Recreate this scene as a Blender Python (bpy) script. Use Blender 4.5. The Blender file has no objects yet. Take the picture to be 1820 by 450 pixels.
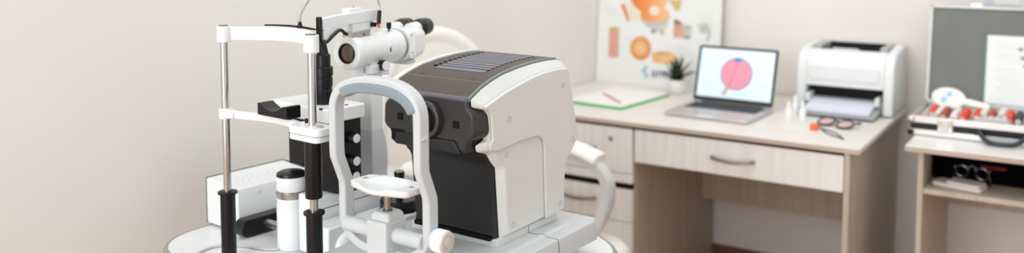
import bpy, bmesh, math, random
from math import sin, cos, pi, radians as R
from mathutils import Vector, Matrix
random.seed(4)
sc = bpy.context.scene
COL = sc.collection

# ------------------------------------------------------------------ camera survey (1820 x 450 frame)
TH = R(33); F = 1600.; CX = 910.; CY = 18.; H = 1.37
PT = math.atan(128 / F)
_r = Vector((cos(TH), sin(TH), 0)); _f0 = Vector((-sin(TH), cos(TH), 0))
_fw = _f0 * cos(PT) - Vector((0, 0, sin(PT))); _up = _f0 * sin(PT) + Vector((0, 0, cos(PT)))
EYE = Vector((0, 0, H))
def ray(px, py): return _fw + _r * ((px - CX) / F) + _up * ((CY - py) / F)
def deep(px, py, d): return EYE + ray(px, py) * d
class Frame:                                   # a local frame standing in the room: survey a sight line against one of its planes
    def __init__(s, o, rz): s.m = Matrix.Translation(Vector(o)) @ Matrix.Rotation(R(rz), 4, 'Z'); s.i = s.m.inverted(); s.o = Vector(o); s.rz = R(rz)
    def to(s, p): return s.i @ Vector(p)
    def L(s, px, py, **k):
        a = s.i @ EYE; b = (s.i @ (EYE + ray(px, py))) - a
        n = 'uvz'.index(list(k)[0]); t = (list(k.values())[0] - a[n]) / b[n]
        return a + b * t
WF = Frame((0, 0, 0), 0)

# ------------------------------------------------------------------ materials
def lin(c): c /= 255.; return c / 12.92 if c <= .04045 else ((c + .055) / 1.055) ** 2.4
def rgb(r, g, b): return (lin(r), lin(g), lin(b), 1)
MATS = {}
def mat(name, c, rough=.45, metal=0., spec=.5, bump=0., bscale=200., var=0., vscale=8., emit=0., coat=0., trans=0.):
    if name in MATS: return MATS[name]
    m = bpy.data.materials.new(name); m.use_nodes = True; nt = m.node_tree; b = nt.nodes['Principled BSDF']
    b.inputs['Base Color'].default_value = rgb(*c); b.inputs['Roughness'].default_value = rough
    b.inputs['Metallic'].default_value = metal; b.inputs['Specular IOR Level'].default_value = spec
    b.inputs['Coat Weight'].default_value = coat; b.inputs['Transmission Weight'].default_value = trans
    tc = nt.nodes.new('ShaderNodeTexCoord')
    if var > 0:
        n = nt.nodes.new('ShaderNodeTexNoise'); n.inputs['Scale'].default_value = vscale; n.inputs['Detail'].default_value = 4
        nt.links.new(tc.outputs['Object'], n.inputs['Vector'])
        r = nt.nodes.new('ShaderNodeValToRGB'); lo = [max(0, x * (1 - var)) for x in c]; hi = [min(255, x * (1 + var)) for x in c]
        r.color_ramp.elements[0].position = .3; r.color_ramp.elements[1].position = .7
        r.color_ramp.elements[0].color = rgb(*lo); r.color_ramp.elements[1].color = rgb(*hi)
        nt.links.new(n.outputs['Fac'], r.inputs['Fac']); nt.links.new(r.outputs['Color'], b.inputs['Base Color'])
        if emit: nt.links.new(r.outputs['Color'], b.inputs['Emission Color'])
    if bump > 0:
        n2 = nt.nodes.new('ShaderNodeTexNoise'); n2.inputs['Scale'].default_value = bscale
        nt.links.new(tc.outputs['Object'], n2.inputs['Vector'])
        bp = nt.nodes.new('ShaderNodeBump'); bp.inputs['Strength'].default_value = bump; bp.inputs['Distance'].default_value = .002
        nt.links.new(n2.outputs['Fac'], bp.inputs['Height']); nt.links.new(bp.outputs['Normal'], b.inputs['Normal'])
    if emit:
        b.inputs['Emission Color'].default_value = rgb(*c); b.inputs['Emission Strength'].default_value = emit
    MATS[name] = m; return m
def wood(name, light, dark, sc_=(40, 40, 2.5), rough=.5, contrast=.5):
    if name in MATS: return MATS[name]
    m = bpy.data.materials.new(name); m.use_nodes = True; nt = m.node_tree; b = nt.nodes['Principled BSDF']; b.inputs['Roughness'].default_value = rough
    tc = nt.nodes.new('ShaderNodeTexCoord'); mp = nt.nodes.new('ShaderNodeMapping'); mp.inputs['Scale'].default_value = sc_
    nt.links.new(tc.outputs['Object'], mp.inputs['Vector'])
    n = nt.nodes.new('ShaderNodeTexNoise'); n.inputs['Scale'].default_value = 1.2; n.inputs['Detail'].default_value = 6; n.inputs['Roughness'].default_value = .6
    nt.links.new(mp.outputs['Vector'], n.inputs['Vector'])
    r = nt.nodes.new('ShaderNodeValToRGB'); r.color_ramp.elements[0].position = .5 - contrast * .5; r.color_ramp.elements[1].position = .5 + contrast * .4
    r.color_ramp.elements[0].color = rgb(*dark); r.color_ramp.elements[1].color = rgb(*light)
    nt.links.new(n.outputs['Fac'], r.inputs['Fac']); nt.links.new(r.outputs['Color'], b.inputs['Base Color'])
    MATS[name] = m; return m
def grad(name, stops, axis, lo, hi, rough=.6):           # printed colour gradient along one object axis
    if name in MATS: return MATS[name]
    m = bpy.data.materials.new(name); m.use_nodes = True; nt = m.node_tree; b = nt.nodes['Principled BSDF']; b.inputs['Roughness'].default_value = rough
    tc = nt.nodes.new('ShaderNodeTexCoord'); sp = nt.nodes.new('ShaderNodeSeparateXYZ'); mr = nt.nodes.new('ShaderNodeMapRange')
    nt.links.new(tc.outputs['Object'], sp.inputs['Vector']); nt.links.new(sp.outputs['XYZ'.index(axis)], mr.inputs['Value'])
    mr.inputs['From Min'].default_value = lo; mr.inputs['From Max'].default_value = hi
    r = nt.nodes.new('ShaderNodeValToRGB')
    for i, (p, c) in enumerate(stops):
        e = r.color_ramp.elements[i] if i < 2 else r.color_ramp.elements.new(p)
        e.position = p; e.color = rgb(*c)
    nt.links.new(mr.outputs['Result'], r.inputs['Fac']); nt.links.new(r.outputs['Color'], b.inputs['Base Color'])
    MATS[name] = m; return m

WHITE = mat('white_plastic', (230, 231, 231), .35, var=.012, vscale=5)
WHITE2 = mat('white_enamel', (231, 232, 232), .28, var=.01, vscale=6)
WARMW = mat('warm_white_plastic', (219, 218, 215), .42, bump=.05, bscale=600, var=.01)
GREYW = mat('light_grey_plastic', (200, 202, 203), .4, var=.01, vscale=7)
PAD = mat('blue_grey_rubber', (134, 145, 152), .5, var=.02)
FILM = mat('clear_film_white', (246, 246, 247), .18, bump=.35, bscale=45, var=.015, vscale=30)
BLACK = mat('black_plastic', (11, 11, 13), .3, spec=.35, var=.15)
BLACKM = mat('matt_black_panel', (33, 32, 32), .45, spec=.35, bump=.05, bscale=900, var=.06)
BLACKD = mat('deep_black', (6, 6, 8), .5, spec=.2, var=.1)
TOPC = mat('taupe_cover', (80, 71, 64), .5, spec=.4, bump=.05, bscale=900, var=.03)
STRIP = mat('green_grey_edge', (118, 134, 130), .15, var=.05)
SLAT = mat('blue_grey_slat', (112, 113, 124), .4, var=.06)
CHROME = mat('polished_chrome', (205, 203, 200), .14, 1., var=.02)
STEEL = mat('brushed_steel', (186, 184, 180), .34, 1., var=.05, vscale=60)
DSTEEL = mat('dark_steel', (110, 108, 106), .3, 1., var=.05)
BRONZE = mat('warm_steel', (165, 152, 140), .25, 1., var=.05)
GLASSA = mat('amber_lens', (70, 44, 26), .06, coat=1., var=.3, vscale=40)
RED = mat('orange_red_plastic', (238, 84, 44), .4, var=.04)
SEAM = mat('dark_seam', (70, 72, 74), .6, var=.05)
GREENS = mat('green_black_edge', (56, 92, 84), .4, var=.1)
TRIM = mat('grey_edge_trim', (150, 146, 142), .5, var=.03)
CREAM = mat('cream_leather', (236, 231, 221), .4, bump=.12, bscale=260, var=.02, vscale=5)
CREAMR = mat('pale_vinyl_rim', (243, 241, 236), .35, var=.015)
ARMG = mat('silver_grey_plastic', (204, 205, 204), .35, var=.03)
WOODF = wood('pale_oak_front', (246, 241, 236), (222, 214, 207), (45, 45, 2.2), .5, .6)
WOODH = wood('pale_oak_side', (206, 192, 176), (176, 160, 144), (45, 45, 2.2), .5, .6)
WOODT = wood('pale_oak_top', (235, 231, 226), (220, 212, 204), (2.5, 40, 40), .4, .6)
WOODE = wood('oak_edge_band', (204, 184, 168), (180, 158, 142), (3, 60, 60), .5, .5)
PAPER = mat('white_paper', (240, 239, 236), .6, var=.01)
GREEN = mat('green_board', (38, 176, 58), .45, var=.04)
ALU = mat('aluminium_rail', (214, 213, 212), .3, .85, var=.03)
ALUL = mat('laptop_aluminium', (206, 203, 200), .35, .6, var=.015)
PRW = mat('printer_white', (232, 233, 232), .4, var=.01)
PRG = mat('printer_grey', (176, 177, 177), .5, var=.02)
LIDG = mat('grey_foam_lining', (122, 124, 120), .8, bump=.2, bscale=900, var=.03)

# ------------------------------------------------------------------ mesh builder
def smoothpath(pts, n=6, closed=False):
    P = [Vector(p) for p in pts]; out = []; N = len(P)
    rng = range(N if closed else N - 1)
    for i in rng:
        if closed: a, b, c, d = P[i - 1], P[i], P[(i + 1) % N], P[(i + 2) % N]
        else: a, b, c, d = P[max(i - 1, 0)], P[i], P[i + 1], P[min(i + 2, N - 1)]
        for k in range(n):
            t = k / n
            out.append(.5 * ((2 * b) + (c - a) * t + (2 * a - 5 * b + 4 * c - d) * t * t + (3 * b - a - 3 * c + d) * t ** 3))
    if not closed: out.append(P[-1])
    return out
def rrect(x0, y0, x1, y1, r, n=6):
    o = []
    for cx, cy, a in ((x1 - r, y1 - r, 0), (x0 + r, y1 - r, 90), (x0 + r, y0 + r, 180), (x1 - r, y0 + r, 270)):
        for k in range(n + 1): t = R(a + 90 * k / n); o.append((cx + r * cos(t), cy + r * sin(t)))
    return o
def ell(cx, cy, rx, ry, n=28, a0=0, a1=360):
    return [(cx + rx * cos(R(a0 + (a1 - a0) * k / n)), cy + ry * sin(R(a0 + (a1 - a0) * k / n))) for k in range(n if abs(a1 - a0) == 360 else n + 1)]
class MB:
    def __init__(s): s.v = []; s.f = []; s.m = []; s.mi = 0
    def use(s, i): s.mi = i; return s
    def face(s, idx): s.f.append(tuple(idx)); s.m.append(s.mi)
    def add(s, pts): k = len(s.v); s.v += [Vector(p) for p in pts]; return k
    def poly(s, pts): k = s.add(pts); s.face(range(k, k + len(pts))); return s
    def box(s, a, b):
        (x0, y0, z0), (x1, y1, z1) = a, b
        k = s.add([(x0, y0, z0), (x1, y0, z0), (x1, y1, z0), (x0, y1, z0), (x0, y0, z1), (x1, y0, z1), (x1, y1, z1), (x0, y1, z1)])
        for q in ((0, 3, 2, 1), (4, 5, 6, 7), (0, 1, 5, 4), (1, 2, 6, 5), (2, 3, 7, 6), (3, 0, 4, 7)): s.face([k + i for i in q])
        return s
    def prism(s, poly, axis, a, b):              # poly in the two other axes, extruded along axis
        def P(p, t): return {'x': (t, p[0], p[1]), 'y': (p[0], t, p[1]), 'z': (p[0], p[1], t)}[axis]
        return s.loft([[P(p, a) for p in poly], [P(p, b) for p in poly]])
    def loft(s, rings, caps=True, loop=False):
        n = len(rings[0]); ks = [s.add(r) for r in rings]
        pairs = list(zip(ks, ks[1:])) + ([(ks[-1], ks[0])] if loop else [])
        for a, b in pairs:
            for i in range(n): j = (i + 1) % n; s.face((a + i, a + j, b + j, b + i))
        if caps and not loop: s.face([ks[0] + i for i in range(n)][::-1]); s.face([ks[-1] + i for i in range(n)])
        return s
    def sweep(s, path, prof, side=None, loop=False):    # prof: 2D points (a along side, b along the path normal); side fixed vector or None
        P = [Vector(p) for p in path]; n = len(P); rings = []; ref = None
        for i in range(n):
            t = (P[(i + 1) % n] - P[i - 1]) if loop else (P[min(i + 1, n - 1)] - P[max(i - 1, 0)])
            t.normalize()
            if side is not None:
                a = Vector(side); b = t.cross(a).normalized(); 
            else:
                if ref is None:
                    ref = t.orthogonal().normalized()
                ref = (ref - t * ref.dot(t)).normalized(); a = ref; b = t.cross(a)
            rings.append([P[i] + a * q[0] + b * q[1] for q in prof])
        return s.loft(rings, True, loop)
    def tube(s, path, r, n=12):
        if isinstance(r, (int, float)): return s.sweep(path, [(r * cos(2 * pi * k / n), r * sin(2 * pi * k / n)) for k in range(n)])
        P = [Vector(p) for p in path]; ref = None; rings = []
        for i in range(len(P)):
            t = (P[min(i + 1, len(P) - 1)] - P[max(i - 1, 0)]).normalized()
            if ref is None: ref = t.orthogonal().normalized()
            ref = (ref - t * ref.dot(t)).normalized(); b = t.cross(ref)
            rings.append([P[i] + ref * (r[i] * cos(2 * pi * k / n)) + b * (r[i] * sin(2 * pi * k / n)) for k in range(n)])
        return s.loft(rings)
    def lathe(s, prof, o, axis=(0, 0, 1), n=32, caps=True):      # prof: (radius, height) along axis from o
        ax = Vector(axis).normalized(); e1 = ax.orthogonal().normalized(); e2 = ax.cross(e1); o = Vector(o)
        return s.loft([[o + ax * h + e1 * (max(r, 1e-4) * cos(2 * pi * k / n)) + e2 * (max(r, 1e-4) * sin(2 * pi * k / n)) for k in range(n)] for r, h in prof], caps)
    def ball(s, c, r, n=20, sq=(1, 1, 1)):
        c = Vector(c); m = n // 2
        return s.loft([[c + Vector((r * sq[0] * sin(pi * (i + .02) / (m + .04)) * cos(2 * pi * k / n), r * sq[1] * sin(pi * (i + .02) / (m + .04)) * sin(2 * pi * k / n), -r * sq[2] * cos(pi * (i + .02) / (m + .04)))) for k in range(n)] for i in range(m + 1)])
    def torus(s, c, R_, r, axis=(0, 0, 1), n=32, k_=10):
        ax = Vector(axis).normalized(); e1 = ax.orthogonal().normalized(); e2 = ax.cross(e1); c = Vector(c)
        rings = []
        for i in range(n):
            d = e1 * cos(2 * pi * i / n) + e2 * sin(2 * pi * i / n)
            rings.append([c + d * (R_ + r * cos(2 * pi * k / k_)) + ax * (r * sin(2 * pi * k / k_)) for k in range(k_)])
        return s.loft(rings, loop=True)
    def tf(s, M): s.v = [M @ p for p in s.v]; return s
    def build(s, name, mats, parent=None, bevel=0., seg=3, ang=35, label=None, smooth=True):
        me = bpy.data.meshes.new(name); me.from_pydata([tuple(p) for p in s.v], [], s.f)
        bm = bmesh.new(); bm.from_mesh(me); bmesh.ops.recalc_face_normals(bm, faces=bm.faces); bm.to_mesh(me); bm.free()
        for m in (mats if isinstance(mats, (list, tuple)) else [mats]): me.materials.append(m)
        me.polygons.foreach_set('material_index', s.m)
        if smooth:
            me.polygons.foreach_set('use_smooth', [True] * len(me.polygons)); me.set_sharp_from_angle(angle=R(ang))
        o = bpy.data.objects.new(name, me); COL.objects.link(o)
        if bevel:
            b = o.modifiers.new('edge', 'BEVEL'); b.width = bevel; b.segments = seg; b.limit_method = 'ANGLE'; b.angle_limit = R(ang); b.use_clamp_overlap = True; b.harden_normals = False
        if parent: o.parent = parent
        if label: o['label'] = label
        return o
def thing(name, label, cat, loc=(0, 0, 0), rz=0., group=None):
    o = bpy.data.objects.new(name, None); COL.objects.link(o); o.location = loc; o.rotation_euler = (0, 0, R(rz)); o.empty_display_size = .05
    o['label'] = label; o['category'] = cat
    if group: o['group'] = group
    return o
def tag(o, label, cat, group=None):
    o['label'] = label; o['category'] = cat
    if group: o['group'] = group
    return o
def struct(o): o['kind'] = 'structure'; return o
def copy_tree(o, parent=None):
    c = o.copy(); COL.objects.link(c)
    if parent: c.parent = parent
    for ch in list(o.children): copy_tree(ch, c)
    return c
def lettering(name, txt, size, m, parent, M, extrude=.0006, shear=0., label=None):
    cu = bpy.data.curves.new(name, 'FONT'); cu.body = txt; cu.size = size; cu.extrude = extrude; cu.shear = shear
    t = bpy.data.objects.new(name + '_src', cu); COL.objects.link(t)
    dg = bpy.context.evaluated_depsgraph_get(); dg.update()
    me = bpy.data.meshes.new_from_object(t.evaluated_get(dg)); bpy.data.objects.remove(t)
    me.transform(M); me.materials.clear(); me.materials.append(m); me.name = name
    o = bpy.data.objects.new(name, me); COL.objects.link(o); o.parent = parent
    if label: o['label'] = label
    return o

# ------------------------------------------------------------------ room
XW = -1.82; YW = 3.54
WALLL = mat('wall_paint_left', (231, 227, 221), .85, bump=.03, bscale=300, var=.006, vscale=1.5)
WALLB = mat('wall_paint_back', (238, 231, 225), .85, bump=.03, bscale=300, var=.006, vscale=1.5)
struct(MB().box((XW - .1, -2.5, 0), (XW, YW + .1, 2.7)).build('wall_left', WALLL))
struct(MB().box((XW, YW, 0), (2.6, YW + .1, 2.7)).build('wall_back', WALLB))
struct(MB().box((XW - .1, -2.5, -.06), (2.6, YW + .1, 0)).build('floor', wood('floor_laminate', (196, 150, 106), (166, 122, 84), (3, 30, 30), .4)))
BASEB = wood('baseboard_wood', (128, 84, 66), (104, 66, 52), (3, 40, 40), .5)
struct(MB().box((XW, YW - .014, 0), (2.6, YW, .1)).build('baseboard_back', BASEB, bevel=.003))
struct(MB().box((XW, -2.5, 0), (XW + .014, YW - .014, .1)).build('baseboard_left', BASEB, bevel=.003))

# ------------------------------------------------------------------ instrument table
TZ = .72
bo = deep(857, 250, 1.6); BF = Frame((bo.x, bo.y, TZ), -2)
so = deep(401, 200, 1.8); SF = Frame((so.x, so.y, TZ), -5)
tb = thing('instrument_table', 'white instrument table with rounded corners and grey edge carrying both eye examination devices', 'table', (bo.x, bo.y, 0), -2)
out = []
for cx, cy, r, a in ((-.07, .27, .17, 0), (-.675, .34, .10, 90), (-.640, -.062, .124, 180), (-.03, -.058, .13, 270)):
    for k in range(11): t = R(a + 9 * k); out.append((cx + r * cos(t), cy + r * sin(t)))
MB().prism(out, 'z', TZ - .026, TZ).build('table_top', WHITE2, tb, bevel=.002)
def off(poly, d):
    n = len(poly); o = []
    for i in range(n):
        t = Vector(poly[(i + 1) % n]) - Vector(poly[i - 1]); t.normalize(); o.append((poly[i][0] + t.y * d, poly[i][1] - t.x * d))
    return o
rings = [[(p[0], p[1], TZ - .0005 - .028 * h) for p in off(out, w)] for w, h in ((-.0040, -.035), (.001, -.02), (.005, .1), (.0075, .35), (.0075, .65), (.005, .9), (.0002, 1))]
MB().loft(rings, caps=False).build('edge_trim', TRIM, tb)
MB().box((-.45, .02, .06), (-.33, .12, TZ - .07)).build('column', WHITE, tb, bevel=.015)
MB().box((-.55, -.02, TZ - .07), (-.2, .25, TZ - .027)).build('mounting_plate', TRIM, tb, bevel=.005)
MB().prism(rrect(-.68, -.12, -.1, .35, .08), 'z', .0, .06).build('base_plate', WHITE, tb, bevel=.01)

# ------------------------------------------------------------------ auto refractor
rf = thing('auto_refractor', 'white eye testing machine with taupe top, black front panel and looped grey-white head rest', 'eye testing machine', (bo.x, bo.y, TZ + .0006), -2)
UL, UR = -.24, 0.; CH = .022
A = [(.010, .3500), (.043, .3590), (.075, .3680), (.1145, .3757), (.160, .3835), (.2015, .3880), (.245, .3890), (.288, .3870), (.297, .380),
     (.334, .236), (.311, .214), (.283, .191), (.279, .096), (.090, .093), (.080, .223), (.066, .240), (.050, .2575), (.026, .2665), (.0235, .280), (.0335, .2855), (.0290, .330), (.0225, .3395), (.012, .3440)]
Bp = [(-.007, .3627), (.026, .3783), (.058, .3885), (.093, .3967), (.142, .4025), (.191, .4056), (.240, .4066), (.280, .4046), (.303, .397),
      (.345, .238), (.319, .209), (.291, .187), (.287, .088), (.078, .084), (.0655, .223), (.0515, .2366), (.038, .2545), (.009, .2640), (.0055, .277), (.0285, .2835), (.0250, .334), (.0185, .3425), (-.0040, .3475)]
def shell(u0, sgn):
    m = MB()
    rA0 = [(u0 - sgn * .006, a[0], a[1]) for a in A]
    rM = [(u0 - sgn * .011, a[0] * .6 + b[0] * .4, a[1] * .5 + b[1] * .5 + (.003 if k < 8 else 0)) for k, (a, b) in enumerate(zip(A, Bp))]
    rB = [(u0 - sgn * CH, b[0], b[1]) for b in Bp]
    m.loft([rA0, rB])
    # raised upper skin that leaves a shallow recess at the lower front
    up_ = A[:13] + [(.212, .093), (.206, .235), (.203, .252), (.192, .2615), (.175, .2655), (.120, .266), (.052, .2605)] + A[17:]
    up2 = [(p[0], p[1]) for p in up_]
    m.prism(up2, 'x', u0 - sgn * .0062, u0)
    return m
shell(UR, 1).build('side_shell', WARMW, rf, bevel=.0045, seg=3, ang=25)
shell(UL, -1).build('side_shell', WARMW, rf, bevel=.0045, seg=3, ang=25)
inn = [(a[0] * .5 + .09, .245 + (a[1] - .245) * .9) for a in Bp]
top = Bp[:9]
core = [(p[0] + .006, p[1] - .006) for p in Bp[:8]] + [(p[0] - .004, p[1]) for p in Bp[8:13]] + [(.102, .088), (.102, .24), (.06, .27), (.045, .33)]
MB().prism(core, 'x', UL + CH, UR - CH).build('housing', WARMW, rf)
# top cover strip
def along(us, off0, off1, i0=0, i1=9):
    rr = []
    for u in us: rr.append([(u, p[0], p[1] + off1) for p in top[i0:i1]] + [(u, p[0], p[1] + off0) for p in reversed(top[i0:i1])])
    return rr
MB().loft(along((UL + CH + .001, UR - CH - .0054), -.012, .0022)).build('top_cover', TOPC, rf, bevel=.0015, label='taupe top cover with a seam and vent')
MB().loft(along((UR - CH - .0052, UR - CH - .0008), -.004, .0026, 0, 8)).build('edge_strip', STRIP, rf, label='shiny green-grey strip along the cover edge')
MB().loft(along((UL + CH - .012, UL + CH + .0008), -.008, .0052, 0, 8)).build('shell_lip', WARMW, rf, bevel=.001)
def ztop(v):
    for (a, b), (c, d) in zip(top, top[1:]):
        if a <= v <= c: return b + (d - b) * (v - a) / (c - a)
    return top[-1][1]
MB().tube([(UL + CH + .005, -.0048, .3613), (UR - CH - .004, -.0048, .3613)], .0052, 20).build('front_edge', mat('edge_highlight_grey', (120, 116, 124), .3, .55, spec=.8), rf, label='glossy rounded front edge with a painted highlight')  # edge colour lightened and made metallic to carry the highlight
m = MB(); vs = .043
m.box((UL + CH + .001, vs, ztop(vs) - .001), (UR - CH - .007, vs + .0012, ztop(vs) + .0030)); m.build('cover_seam', mat('seam_grey', (138, 128, 120), .5), rf)
for (u, v) in ((-.06, .056), (-.185, .056)):
    MB().torus((u, v, ztop(v) + .0022), .0055, .0005, (0, -.25, 1), 20, 6).build('cover_screw_cap', mat('taupe_dark', (80, 72, 66), .5), rf)
m = MB(); N = 11
for k in range(N):
    v = .083 + .0152 * k; z = ztop(v) + .0024; sl = (ztop(v + .01) - ztop(v)) / .01
    m.use(1)
    m.loft([[(u, v, z), (u, v + .0108, z + sl * .0108), (u, v + .0108, z + sl * .0108 + .0009), (u, v, z + .0009)] for u in (-.176, -.058)])
    m.use(0)
    m.loft([[(u, v + .0108, z + sl * .0108 - .001), (u, v + .0152, z + sl * .0152 - .001), (u, v + .0152, z + sl * .0152 + .0006), (u, v + .0108, z + sl * .0108 + .0006)] for u in (-.178, -.056)])
    m.box((-.188, v + .0095, z + sl * .012 - .001), (-.181, v + .0152, z + sl * .015 + .0008))
m.build('vent_grille', [BLACKD, SLAT], rf, label='blue-grey slatted cooling vent')
# black head panel at the front
C = (UL + UR) / 2
hp = []
for h, z in ((.0965, .3635), (.0968, .349), (.1045, .3425), (.1110, .334), (.1125, .299), (.107, .2915), (.0975, .285), (.0925, .275), (.0920, .262)): hp.append((C + h, z))
hp += [(2 * C - p[0], p[1]) for p in reversed(hp)]
MB().loft([[(C + (p[0] - C) * 1., .05, p[1]) for p in hp], [(C + (p[0] - C) * 1., .012, p[1]) for p in hp], [(C + (p[0] - C) * .97, -.009, .30 + (p[1] - .30) * .98) for p in hp]]).build('head_panel', mat('head_black', (48, 46, 45), .38, spec=.45, var=.04), rf, bevel=.0065, seg=4, ang=30, label='black head panel with viewing lens')
MB().prism([(.012, .268), (.030, .258), (.0455, .238), (.051, .2335), (.0565, .2235), (.069, .098), (.066, .092), (.0675, .083), (.12, .083), (.12, .268)], 'x', UL + CH + .0005, UR - CH - .0005).build('front_panel', BLACKM, rf, bevel=.002, label='matt black lower front panel')
MB().prism([(-.213, .093), (-.027, .093), (-.027, .0845), (-.213, .0845)], 'y', .058, .075).build('front_sill', BLACKD, rf, bevel=.001)
MB().prism([(C - .075, .285), (C + .066, .285), (C + .075, .272), (C + .08, .262), (C - .076, .262), (C - .076, .272)], 'y', -.014, .0).build('chin_recess', BLACKM, rf, bevel=.003)
lc = (C + .004, -.009, .318)
lt = MB().lathe([(.0355, -.004), (.035, .008), (.0335, .013), (.031, .014), (.0265, .0135), (.0245, .011), (.022, .002)], lc, (0, -1, 0), 40).build('lens_tube', mat('tube_grey', (50, 47, 45), .25, spec=.6, var=.04), rf, bevel=.0008)
MB().lathe([(.0225, .0022), (.021, .003), (.012, .004), (.001, .0044)], lc, (0, -1, 0), 32).build('lens', mat('dark_glass', (5, 5, 7), .2, spec=.15), lt, label='dark glass lens')
for u in (-.186, -.052):
    MB().box((u - .0065, -.0112, .308), (u + .0065, -.007, .321)).build('sensor_window', BLACKD, rf, bevel=.001)
MB().box((-.208, -.0112, .268), (-.176, -.005, .290)).build('sensor_pocket', BLACKD, rf, bevel=.002)
for (u, v, z) in ((.0004, .083, .315), (.0004, .272, .353), (.0004, .310, .237), (-.0058, .083, .247), (.0004, .262, .113), (-.0058, .105, .108)):
    MB().torus((u, v, z), .0052, .00045, (1, 0, 0), 20, 6).build('screw_cap', mat('shell_dark_grey', (176, 173, 168), .5), rf)  # cap outlines in a darker grey than the shell
# stage and base
MB().box((-.226, .066, .070), (-.014, .272, .0875)).build('stage', WARMW, rf, bevel=.002)
MB().prism([(-.0135, .0720), (-.0135, .0742), (.006, .0742), (.016, .0772), (.022, .0772), (.027, .0738), (.027, .0720)], 'y', -.02, .262).build('stage_ridge', GREYW, rf, bevel=.001)
sb = [(-.265, -.205), (.040, -.205), (.0565, -.185), (.0575, .315), (.045, .334), (-.25, .334), (-.265, .318)]
MB().loft([[(p[0] * .985, p[1], .033) for p in sb], [(p[0], p[1], .036) for p in sb], [(p[0] - .002, p[1], .066) for p in sb], [((p[0] + .1) * .975 - .1, p[1] * .985, .0735) for p in sb]]).build('base_slab', GREYW, rf, bevel=.003, ang=20)
MB().tube([(-.0139, .169, .0872), (-.0137, .169, .0745), (.006, .169, .0744), (.016, .169, .0774), (.022, .169, .0774), (.027, .169, .0738), (.0535, .169, .0736), (.0556, .169, .066), (.0576, .169, .050), (.0576, .169, .034)], .0005, 6).build('base_seam', SEAM, rf)
MB().box((-.24, -.15, .0), (.022, .30, .034)).build('base_foot', GREYW, rf, bevel=.004)
# chin rest: closed loop of flat band, uprights jog back halfway down
uc = -.112; hw = .0945; hz = .345; HT = .405
vf, vb = -.145, -.123
half = []
for k in range(0, 13):
    t = pi / 2 * k / 12; half.append((hw * sin(t) ** .8 if k else 0, vf, hz + (HT - hz) * (cos(t) ** .8 if k < 12 else 0)))
half += [(hw, vf, z) for z in (.325, .30, .275)] + [(hw, vf + .001, .262)]
half += [(hw, vf + (vb - vf) * .5, .238), (hw, vb - .001, .214), (hw, vb, .20), (hw, vb, .175)]
for k in range(0, 9):
    t = pi / 2 * k / 8; half.append((hw - .058 * (1 - cos(t)), vb, .152 - .05 * sin(t)))
half.append((0, vb, .102))
loop_ = [(uc + p[0], p[1], p[2]) for p in half] + [(uc - p[0] * 1.09, p[1], p[2]) for p in reversed(half[1:-1])]
MB().sweep(loop_, [(-.0125, -.0082), (.0125, -.0082), (.0125, .0082), (-.0125, .0082)], side=(0, 1, 0), loop=True).build('head_rest_loop', GREYW, rf, bevel=.0035, seg=3, ang=50)
ip = []
for k in range(-8, 13):
    t = pi / 2 * k / 14; s_ = 1 if t >= 0 else -1
    ip.append((uc + s_ * (hw * (1 if s_ > 0 else 1.09) - .0075) * abs(sin(t)) ** .8, vf - .0035, hz + (HT - .0110 - hz) * max(cos(t), 0) ** .8))
MB().sweep(ip, [(-.0125, -.0092), (.0125, -.0092), (.0125, .0092), (-.0125, .0092)], side=(0, 1, 0)).build('forehead_pad', PAD, rf, bevel=.004, ang=50, label='blue-grey forehead pad under the arch')
for s_ in (-1, 1): MB().prism([(vf - .010, .318), (vf + .006, .316), (vf + .006, .324)], 'x', uc + s_ * (hw + .008), uc + s_ * (hw + .011)).build('eye_level_mark', GREYW, rf)
bx0, bx1 = -.134, -.087
MB().box((bx0, -.158, .072), (bx1, -.104, .164)).build('chin_rest_block', GREYW, rf, bevel=.004)
MB().loft([[(x, y, .163) for x, y in rrect(bx0 + .002, -.150, bx1 - .002, -.106, .005)], [(x, y, .172) for x, y in rrect(bx0 + .003, -.148, bx1 - .003, -.107, .005)], [(x, y, .177) for x, y in rrect(bx0 + .007, -.144, bx1 - .007, -.111, .005)]]).build('block_cap', GREYW, rf, bevel=.0015)
po = (-.110, -.128)
MB().lathe([(.0065, .172), (.0065, .2180)], (po[0], po[1], 0)).build('chin_post', BRONZE, rf, label='metal height post')
MB().lathe([(.0085, .175), (.0085, .179), (.006, .1795)], (po[0], po[1], 0)).build('post_collar', DSTEEL, rf)
cc = (-.098, -.138)
rc = []
ol = [(cc[0] + x, cc[1] + y) for x, y in [(-.066, -.012), (-.064, -.026), (-.035, -.036), (0, -.044), (.036, -.036), (.064, -.026), (.066, -.012), (.066, .012), (.060, .024), (.028, .030), (0, .030), (-.028, .030), (-.060, .024), (-.066, .012)]]
ol = [(p.x, p.y) for p in smoothpath([(a, b, 0) for a, b in ol], 6, True)]
def shrink(s): return [(cc[0] + (p[0] - cc[0]) * s, cc[1] + (p[1] - cc[1]) * s) for p in ol]
def cupz(x, y):
    a = (x - cc[0]) / .044; b = (y - cc[1] + .010) / .0385
    r2 = min(1, a * a + b * b)
    return .230 - .0095 * (1 - r2) ** .8 + .0012 * math.exp(-((r2 - 1) / .12) ** 2) * (1 if a * a < 1 else 0)
rg = [[(p[0], p[1], .217) for p in shrink(.80)], [(p[0], p[1], .2185) for p in shrink(.95)], [(p[0], p[1], .222) for p in ol]]
rg.append([(p[0], p[1], cupz(*p)) for p in shrink(1.0)])
for s_ in (.97, .92, .87, .82, .77, .72, .66, .6, .52, .44, .36, .28, .2, .12, .05): rg.append([(p[0], p[1], cupz(*p)) for p in shrink(s_)])
cup = MB().loft(rg).build('chin_cup', WHITE, rf, ang=70)
for u in (-.054, .052): MB().box((cc[0] + u - .004, cc[1] - .003, .2296), (cc[0] + u + .004, cc[1] + .003, .2310)).build('pin_slot', TRIM, cup)
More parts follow.
